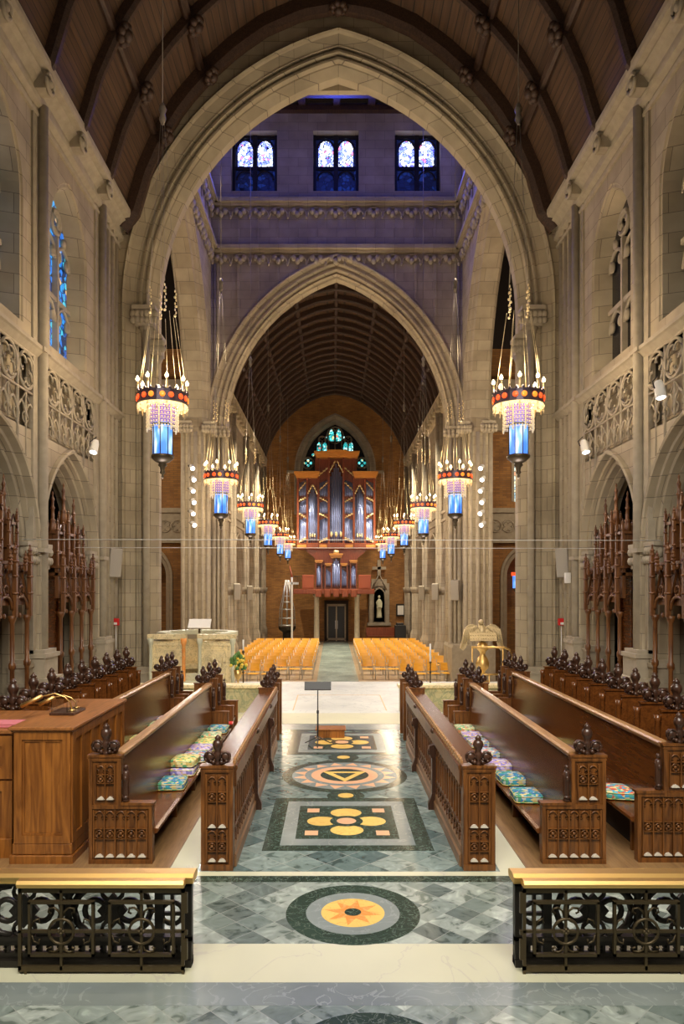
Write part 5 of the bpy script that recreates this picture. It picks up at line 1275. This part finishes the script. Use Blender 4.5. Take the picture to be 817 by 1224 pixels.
for x in (-.20, .20, 1.02, -1.02):
    b = MB(); b.lathe([(.07, 0), (.07, .1), (.045, .14), (.045, 1.22), (.07, 1.28), (.08, 1.4)], (x, -.88, 0), 10)
    o = b.build('column', ['marble_orange' if x == -.20 else 'marble_white'], r)
    if x == -.20: o['label'] = 'orange marble colonnette'
b = MB(); 
for k in range(3): b.box(-.32, .32, -1.15 + .22 * k, -.6, 0, .16 + .17 * k)
b.build('stair', ['marble_white'], r)
b = MB(); ringwall(b, pi_, octv(.5, A), .5, .62); b.build('inner_lining', ['marble_pulpit'], r)
r = thing('book_rest', (-3.5, 18.3, 1.52), 'small white slanted book rest standing on the pulpit rim', 'book rest')
b = MB(); b.prism([(-.1, .14), (-.08, .12), (.16, .33), (.14, .35)], 'x', -.28, .28); b.build('desk', ['paper'], r); b = MB(); b.tube([(0, 0, 0), (0, .02, .22)], .03, 8); b.build('stem', ['bronze'], r)
r = thing('candle_stand', (-2.40, 18.3, .004), 'slim dark processional candle stand between the pulpit and the left stalls', 'candle stand')
b = MB(); b.lathe([(.12, 0), (.10, .03), (.02, .06), (.016, .5), (.035, .53), (.016, .56), (.016, 1.0), (.04, 1.04), (.02, 1.08)], n=10); b.build('stem', ['bronze'], r); b = MB(); b.lathe([(.022, 1.08), (.022, 1.35)], n=8); b.build('candle', ['paper'], r)
r = thing('candle_stand', (2.3, 18.3, .004), 'slim candle stand with white candle right of the aisle before the lectern', 'candle stand')
b = MB(); b.lathe([(.12, 0), (.10, .03), (.02, .06), (.016, .5), (.035, .53), (.016, .56), (.016, .75), (.04, .78), (.02, .8)], n=10); b.build('stem', ['bronze'], r); b = MB(); b.lathe([(.022, .8), (.022, 1.25)], n=8); b.build('candle', ['paper'], r)
# eagle lectern
mat('eagle_gold', (.66, .52, .29), .5, .5)
r = thing('eagle_lectern', (3.55, 18.0, 0), 'gilded eagle lectern with spread wings right of the crossing', 'lectern')
b = MB(); b.lathe([(.30, .18), (.30, .26), (.18, .32), (.08, .42), (.07, .6), (.15, .68), (.17, .80), (.12, .92), (.06, 1.0), (.08, 1.08), (.16, 1.16), (.12, 1.26), (.08, 1.32)], n=14); b.build('pedestal', ['brass'], r)
b = MB(); b.ball((0, .12, 1.52), .14, .16, .24, 10, 8); b.ball((-.02, .10, 1.80), .07, .09, .075, 10, 7); b.tube([(-.02, .12, 1.66), (-.02, .11, 1.78)], .06, 8); b.lathe([(.03, 0), (.004, .09)], (-.02, .18, 1.79), 6, axis='y')
b.build('eagle_body', ['eagle_gold'], r)
for q in (-1, 1):
    b = MB()
    out = [(.06, 1.60), (.12, 1.70), (.22, 1.76), (.33, 1.74), (.42, 1.66), (.47, 1.52), (.50, 1.34), (.55, 1.16), (.47, 1.10), (.40, 1.18), (.36, 1.34), (.30, 1.46), (.16, 1.50)]
    b.prism([(q * a, c) for a, c in out], 'y', .03, .10)
    for k in range(7):
        f = k / 6; b.tube([(q * (.14 + .28 * f), .02, 1.72 - .08 * f), (q * (.20 + .27 * f), .01, 1.60 - .16 * f), (q * (.24 + .28 * f), .03, 1.50 - .36 * f)], .030, 6, r2=.014)
    b.build('wing', ['eagle_gold'], r)
b = MB(); 
b.prism([(-.16, 1.36), (-.13, 1.35), (.10, 1.68), (.08, 1.70)], 'x', -.33, .33)
for i in range(11):
    for j in range(4): b.ball((-.3 + .06 * i, -.14 + .062 * j, 1.41 + .078 * j), .018, .02, .018, 5, 4)
o = b.build('book_desk', ['eagle_gold'], r)
r = thing('lectern_platform', (3.62, 17.95, 0), 'brass railed marble step platform beneath the eagle lectern', 'platform')
b = MB(); b.bbox(-.62, .62, -.75, .6, 0, .09, .006); b.bbox(-.5, .5, -.55, .5, .09, .18, .006); b.build('step', ['marble_pulpit'], r)
b = MB()
b.tube([(-.42, -.35, 1.22), (.36, -.35, 1.22), (.50, -.36, 1.16), (.56, -.36, .95), (.60, -.36, .75)], .028, 8); b.tube([(-.45, -.5, .38), (-.12, -.5, .58), (.34, -.5, .58)], .022, 8)
b.build('handrail', ['brass'], r)
b = MB()
for x, z in ((-.40, 1.22), (.34, 1.22)): b.tube([(x, -.35, .18), (x, -.35, z)], .018, 8)
for x, z in ((-.42, .40), (-.02, .58), (.32, .58)): b.tube([(x, -.5, .09), (x, -.5, z)], .016, 8)
b.build('post', ['brass'], r)
# ================================================================== NAVE CHAIRS
def make_chair():
    r = thing('nave_chair', (0, 0, GN + .006), 'x', 'chair', 'x')
    # faces -y (towards the choir)
    b = MB(); b.bbox(-.22, .22, -.22, .20, .43, .455, .008); b.build('seat', ['chair_wood'], r)
    b = MB(); n = 6; xs = [-.25 + .50 * i / n for i in range(n + 1)]
    vs = []; 
    for th in (0, .014):
        for z in (.52, .83):
            for x in xs: vs.append((x, .20 + th + .03 * (1 - (x / .25) ** 2) + (z - .52) * .15, z))
    m_ = n + 1; fs = []
    for i in range(n): fs += [(i, i + 1, m_ + i + 1, m_ + i), (2 * m_ + i, 2 * m_ + i + 1, 3 * m_ + i + 1, 3 * m_ + i), (m_ + i, m_ + i + 1, 3 * m_ + i + 1, 3 * m_ + i), (i, i + 1, 2 * m_ + i + 1, 2 * m_ + i)]
    fs += [(0, m_, 3 * m_, 2 * m_), (n, m_ + n, 3 * m_ + n, 2 * m_ + n)]
    b.add(vs, fs); b.build('backrest', ['chair_wood'], r)
    b = MB()
    for q in (-1, 1):
        b.tube([(q * .21, -.20, 0), (q * .21, -.18, .43)], .010, 5); b.tube([(q * .21, .24, 0), (q * .21, .19, .43), (q * .215, .24, .80)], .010, 5); b.tube([(q * .21, -.18, .425), (q * .21, .19, .425)], .009, 5)
    b.tube([(-.21, -.19, .2), (.21, -.19, .2)], .007, 4); b.build('frame', ['steel'], r)
    return r
ch0 = make_chair(); firstc = True
ORDI = ['first', 'second', 'third', 'fourth', 'fifth', 'sixth', 'seventh']
ROWN = ['front', 'second', 'third', 'fourth', 'fifth', 'sixth', 'seventh', 'eighth', 'last']
def put_chair(x, y, rz, label, group):
    global firstc
    c = ch0 if firstc else dup(ch0); firstc = False
    c.location = (x, y, GN + .006); c.rotation_euler = (0, 0, rz); c['label'] = label; c['group'] = group
for s, sd in ((-1, 'left'), (1, 'right')):
    for k in range(9):
        y = 30.7 + 1.6 * k
        n = 6 if k == 0 else 7
        for i in range(n): put_chair(s * (1.27 + .545 * i) + .04, y, random.uniform(-.04, .04), '%s honey-coloured chair from the aisle, %s nave row, %s block' % (ORDI[i], ROWN[k], sd), '%s nave row, %s of the aisle' % (ROWN[k], sd))
    for i in range(5): put_chair(s * (2.75 + .56 * i), 28.9 + .10 * i, s * (.10 + .04 * i), '%s honey-coloured chair from the aisle in the short angled row, %s side' % (ORDI[i], sd), 'short angled row, ' + sd)
# floral piece glimpsed beside the pulpit
# ================================================================== ORGAN
r = thing('pipe_organ', (0.06, 50.0, 0), 'tall red-brown pipe organ on a gallery over the west door', 'organ')
def case_box(mb, x0, x1, z0, z1, yf=-.6, yb=.6): mb.box(x0, x1, yf, yb, z0, z1)
b = MB()
b.box(-2.62, 2.62, .15, .9, 5.4, 10.2); b.box(-1.45, 1.45, .2, .9, 10.0, 11.6)
for x in (-2.62, -1.98, -1.22, -.50, .50, 1.22, 1.98, 2.62):
    top = 10.3 if abs(x) > 1.3 else 11.6 if abs(x) < 1.25 else 10.3
    b.box(x - .07, x + .07, -.12 if abs(x) > .6 else -.42, .2, 5.4, top)
b.build('case', ['organ_wood'], r)
def cornice(mb, x0, x1, z, yf, steps=4):
    for k in range(steps): mb.box(x0 - .05 * k, x1 + .05 * k, yf - .08 * k, .6, z + .10 * k, z + .10 * (k + 1))
b = MB()
for q in (-1, 1): cornice(b, *sorted((q * 1.25, q * 2.72)), 10.2, -.35)
cornice(b, -1.35, 1.45, 11.55, -.45); cornice(b, -.5, .6, 11.6, -.65)
b.build('cornice', ['organ_gold_wood'], r)
b = MB(); b.bbox(-2.7, 2.7, -.3, .8, 5.3, 5.72, .03); b.bbox(-.58, .58, -.62, .2, 5.3, 5.72, .03)
for q in (-1, 1): b.bbox(*sorted((q * 1.2, q * 2.0)), -.42, .2, 5.3, 5.72, .03)
b.build('impost', ['organ_wood'], r)
b = MB()
for q in (-1, 1):
    for (a, c) in ((.62, 1.16), (2.04, 2.66)): b.box(*sorted((q * a, q * c)), -.33, -.28, 5.42, 5.62)
b.build('gilded_panel', ['organ_gold_wood'], r)
b = MB(); prof = [(-2.1, 5.3), (2.1, 5.3), (1.85, 5.02), (1.5, 4.75), (1.35, 4.45), (1.3, 4.1), (-1.3, 4.1), (-1.35, 4.45), (-1.5, 4.75), (-1.85, 5.02)]
b.prism(prof, 'y', -.1, .8); b.build('corbel', ['organ_wood'], r)
def pipe(x, y, z0, z1, rr, parent=None, mouth=.28):
    b = MB(); h = z1 - z0
    b.lathe([(rr * .3, 0), (rr, h * .14), (rr, h)], (0, 0, 0), 8)
    o = b.build('organ_pipe', ['pipe_metal'], parent, (x, y, z0)); return o
def pipes(x0, x1, z0, ztop, n, y, bow=0, parent=r):
    for k in range(n):
        f = (k + .5) / n; x = x0 + (x1 - x0) * f; zz = ztop(f); yy = y - bow * sin(pi * f)
        pipe(x, yy, z0, zz, (x1 - x0) / n * .47, parent)
pipes(-.45, .45, 5.75, lambda f: 11.1 - 1.9 * abs(f - .5), 7, -.12, .35)
for q in (-1, 1):
    pipes(*sorted((q * 1.28, q * 1.93)), 5.75, lambda f: 9.6 - 1.6 * abs(f - .5), 7, .0, .22)
    for z0, z1 in ((5.75, 7.55), (7.75, 8.75), (8.95, 10.1)):
        pipes(*sorted((q * .57, q * 1.15)), z0, (lambda f, z1=z1, q=q: z1 - .25 * (f if q > 0 else 1 - f)), 6, .05)
        pipes(*sorted((q * 2.05, q * 2.55)), z0, (lambda f, z1=z1, q=q: z1 - .25 * (f if q > 0 else 1 - f)), 5, .05)
organ_ = r
def gild(x0, z0, x1, z1, y=-.12):
    N = 7; b = MB(); b.tube([(x0, y, z0), (x1, y, z1)], .028, 5)
    for k in range(N): f = (k + .5) / N; b.ball((x0 + (x1 - x0) * f, y - .03, z0 + (z1 - z0) * f + .05 * (k % 2)), .055, .04, .07, 5, 4)
    b.build('gilded_carving', ['gold_chain'], organ_)
for q in (-1, 1):
    for a, c in ((.57, 1.15), (2.05, 2.55)):
        gild(q * a, 6.0, q * c, 5.78); gild(q * a, 6.1 if a < 1 else 6.1, q * c, 5.8)
        gild(q * a, 7.45, q * c, 7.75); gild(q * a, 8.0, q * c, 8.2) if False else None
        gild(q * c, 8.85, q * a, 8.55) if a < 1 else gild(q * a, 8.85, q * c, 8.6)
        gild(q * a, 9.9, q * c, 9.35)
    gild(q * .48, 10.5, q * .05, 11.3, -.5); gild(q * 1.93, 9.1, q * 1.6, 9.7, -.25); gild(q * 1.28, 9.1, q * 1.6, 9.7, -.25); gild(q * .55, 10.9, q * 1.2, 10.35)
    for x in (q * 1.45, q * 1.6, q * 1.76): b = MB(); b.ball((x, -.28, 6.25), .06, .06, .16, 6, 5); b.build('gilded_ornament', ['gold_chain'], r)
for x in (-.32, 0, .32): b = MB(); b.ball((x, -.52, 6.3), .09, .06, .2, 6, 5); b.build('gilded_ornament', ['gold_chain'], r)
b = MB()
for x in (-.1, 0, .1): b.ball((x, -.65, 5.1), .1, .08, .15, 6, 4)
b.build('gilded_mask', ['gold_chain'], r)
# lower case
b = MB(); b.box(-1.38, 1.38, -.1, .5, 2.6, 4.2)
for x in (-1.38, -.98, -.75, -.32, .32, .75, .98, 1.38): b.box(x - .04, x + .04, -.5, .0, 2.6, 4.4 if abs(x) > .9 else 4.75 if abs(x) < .5 else 4.3)
b.build('lower_case', ['organ_wood'], r)
b = MB(); cornice(b, -1.4, -.95, 4.35, -.6, 2); cornice(b, .95, 1.4, 4.35, -.6, 2); cornice(b, -.72, -.34, 4.15, -.5, 2); cornice(b, .34, .72, 4.15, -.5, 2); cornice(b, -.36, .36, 4.7, -.6, 3); b.build('lower_cornice', ['organ_gold_wood'], r)
pipes(-.28, .28, 2.75, lambda f: 4.65 - .8 * abs(f - .5), 5, -.35, .2)
for q in (-1, 1):
    pipes(*sorted((q * 1.0, q * 1.34)), 2.75, lambda f: 4.2 - .5 * abs(f - .5), 4, -.35, .12); pipes(*sorted((q * .36, q * .72)), 2.75, lambda f: 4.0 - .3 * f, 5, -.3)
r = thing('organ_gallery', (0.06, 50.0, 0), 'dark red wooden gallery with panelled parapet carrying the organ above two columns', 'gallery')
b = MB(); b.bbox(-2.9, 2.6, -.7, 2.3, 2.25, 2.6, .03)
for k in range(5): x = -1.2 + .6 * k; b.bbox(x - .2, x + .2, -.85, -.6, 2.05, 2.55, .03)
b.build('deck', ['organ_wood'], r)
b = MB()
for x0, x1 in ((-2.3, -1.5), (1.5, 2.35)): b = MB(); b.bbox(x0, x1, -.68, -.58, 2.6, 3.55, .02); framed_panel(b, 'y', x0 + .06, x1 - .06, 2.68, 3.48, -.68, .05, .02); b.build('parapet_panel', ['gallery_red'], r)
b = MB()
for k in range(5): b.tube([(-2.85 + .11 * k, -.62, 2.6), (-2.85 + .11 * k, -.62, 3.45)], .015, 4)
b.tube([(-2.88, -.62, 3.45), (-2.3, -.62, 3.45)], .03, 5); b.build('railing', ['iron'], r)
for x in (-1.33, 1.42):
    b = MB(); b.lathe([(.26, GN), (.26, GN + .12), (.19, GN + .2), (.18, GN + 1.2), (.165, 2.0), (.24, 2.1), (.26, 2.25)], (x, -.4, 0), 16); o = b.build('column', ['stone_carved'], r)
# ---- west end furnishings
r = thing('font_cover', (-3.3, 49.9, GN), 'tall openwork spired font cover left of the west door', 'font cover')
b = MB(); b.lathe([(.6, 0), (.55, .15), (.3, .3), (.3, .8), (.55, 1.0), (.6, 1.2)], n=8, smooth=False); b.build('bowl', ['iron'], r)
b = MB()
for k in range(8):
    a = 2 * pi * k / 8; b.tube([(.55 * cos(a), .55 * sin(a), 1.2), (.5 * cos(a), .5 * sin(a), 2.4), (.32 * cos(a), .32 * sin(a), 3.2), (.1 * cos(a), .1 * sin(a), 4.4)], .03, 5)
for z, rr in ((1.3, .55), (1.8, .53), (2.4, .5), (2.9, .38), (3.3, .3)): b.tube([(rr * cos(2 * pi * k / 16), rr * sin(2 * pi * k / 16), z) for k in range(16)], .03, 5, closed=True)
b.build('openwork', ['steel'], r)
b = MB(); b.box(.30, .42, -.5, -.4, 0, 4.6); b.box(.0, .8, -.5, -.4, 4.1, 4.25); b.build('post', ['white_metal'], r)
b = MB(); b.tube([(.36, -.45, 4.6), (.2, -.45, 5.4)], .08, 6, r2=.02); b.build('flag', ['gallery_red'], r)
r = thing('statue_niche', (3.18, 52.75, GN), 'stone canopied niche holding a pale statue right of the west door', 'niche')
b = MB(); Mn = lambda u, t, z: (u, t, z)
b.box(-.75, .75, 0, .2, 1.3, 4.2); b.box(-.85, .85, -.2, .2, 1.15, 1.35); b.box(-.7, -.45, -.15, .1, 1.3, 4.0); b.box(.45, .7, -.15, .1, 1.3, 4.0)
b.tube([(-.55, -.1, 3.7), (0, -.15, 4.9), (.55, -.1, 3.7)], .09, 5); b.box(-.55, .55, -.12, .1, 4.0, 4.5); b.box(-.12, .12, -.1, .1, 4.8, 5.9); b.box(-.5, .5, -.1, .1, 5.2, 5.4)
L = arch_line(.42, .55, 3.3, 1.4, 0, 6, True); b.tube([(u, -.12, z) for u, z in L], .06, 5); b.build('frame', ['stone_dim'], r)
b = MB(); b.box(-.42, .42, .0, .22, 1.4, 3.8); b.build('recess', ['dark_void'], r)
b = MB(); b.lathe([(.22, 0), (.2, .1), (.17, .5), (.2, .9), (.22, 1.15), (.12, 1.32), (.06, 1.38)], (0, -.12, 1.7), 10, sq=(1, .7)); b.ball((0, -.12, 3.2), .1, .1, .13, 8, 6); b.tube([(-.2, -.15, 2.8), (-.16, -.26, 2.45), (0, -.3, 2.5)], .05, 6); b.tube([(.2, -.15, 2.8), (.16, -.26, 2.45), (0, -.3, 2.5)], .05, 6); b.build('statue', ['marble_white'], r)
r = thing('wall_notice', (4.75, 52.9, 1.05), 'small dark-framed notice on the brick wall right of the niche', 'notice')
b = MB(); b.box(-.33, .33, -.03, 0, -.45, .45); b.build('frame', ['iron'], r); b = MB(); b.box(-.22, .22, -.04, -.03, -.34, .34); b.build('sheet', ['paper'], r)
r = thing('wooden_bench', (3.5, 51.7, GN), 'dark wooden bench against the west wall right of the door', 'bench')
b = MB(); b.box(-1.3, 1.5, -.2, .25, .42, .48); b.build('seat', ['organ_wood'], r); b = MB(); b.box(-1.3, 1.5, .2, .26, .48, 1.05); b.build('backrest', ['organ_wood'], r)
b = MB()
for x in (-1.28, 1.44): b.box(x, x + .06, -.2, .26, 0, .6)
b.build('end_panel', ['organ_wood'], r)
r = thing('equipment_cart', (4.5, 50.2, GN), 'black equipment cart behind the last chairs at the right', 'cart')
b = MB(); b.bbox(-.4, .35, -.3, .3, .25, 1.3, .02); b.bbox(-.3, .2, -.2, .2, 1.3, 1.45, .02); b.build('case', ['black'], r)
b = MB()
for x in (-.3, .25):
    for y in (-.2, .2): b.ball((x, y, .1), .1, .06, .1, 8, 6); b.tube([(x, y, .1), (x, y, .3)], .03, 5)
b.build('wheel', ['black'], r)
for s, sd in ((-1, 'left'), (1, 'right')):
    for (y, x, z, lb) in ((29.3, 4.78, 2.6, 'on the far %s crossing pier'), (36.2, 4.95, 2.5, 'on the first free %s nave pier'), (41.7, 4.95, 2.4, 'on the second free %s nave pier')):
        if s < 0 and y < 30: continue
        r = thing('wall_speaker', (s * x, y, z), 'pale box loudspeaker ' + lb % sd, 'speaker', 'pale loudspeakers down the nave')
        b = MB(); b.bbox(-.16, .16, -.3, -.04, -.4, .4, .02); b.build('cabinet', ['speaker_grey'], r); b = MB(); b.box(-.04, .04, -.06, .1, -.05, .05); b.build('bracket', ['iron'], r); r.rotation_euler = (radians(8), 0, radians(-15 * s))
# flowers
r = thing('flower_arrangement', (-2.35, 16.9, .004), 'yellow flower arrangement on a stand beside the pulpit', 'flowers')
b = MB(); b.lathe([(.12, 0), (.03, .05), (.02, .5), (.08, .6), (.10, .75)], n=8); b.build('stand', ['brass'], r)
mat('petal', (.85, .62, .08), .6); mat('leaf', (.10, .22, .05), .6)
for nm, mt, n_, r_ in (('blossom', 'petal', 26, .04), ('foliage', 'leaf', 22, .045)):
    b = MB()
    for k in range(n_): a = random.uniform(0, 6.28); q = random.uniform(.02, .2); b.ball((q * cos(a), q * sin(a), .85 + random.uniform(-.12, .25) * (1.2 - q * 3)), r_, r_, r_ * (1 if nm == 'blossom' else 1.6), 6, 4)
    b.build(nm, [mt], r)
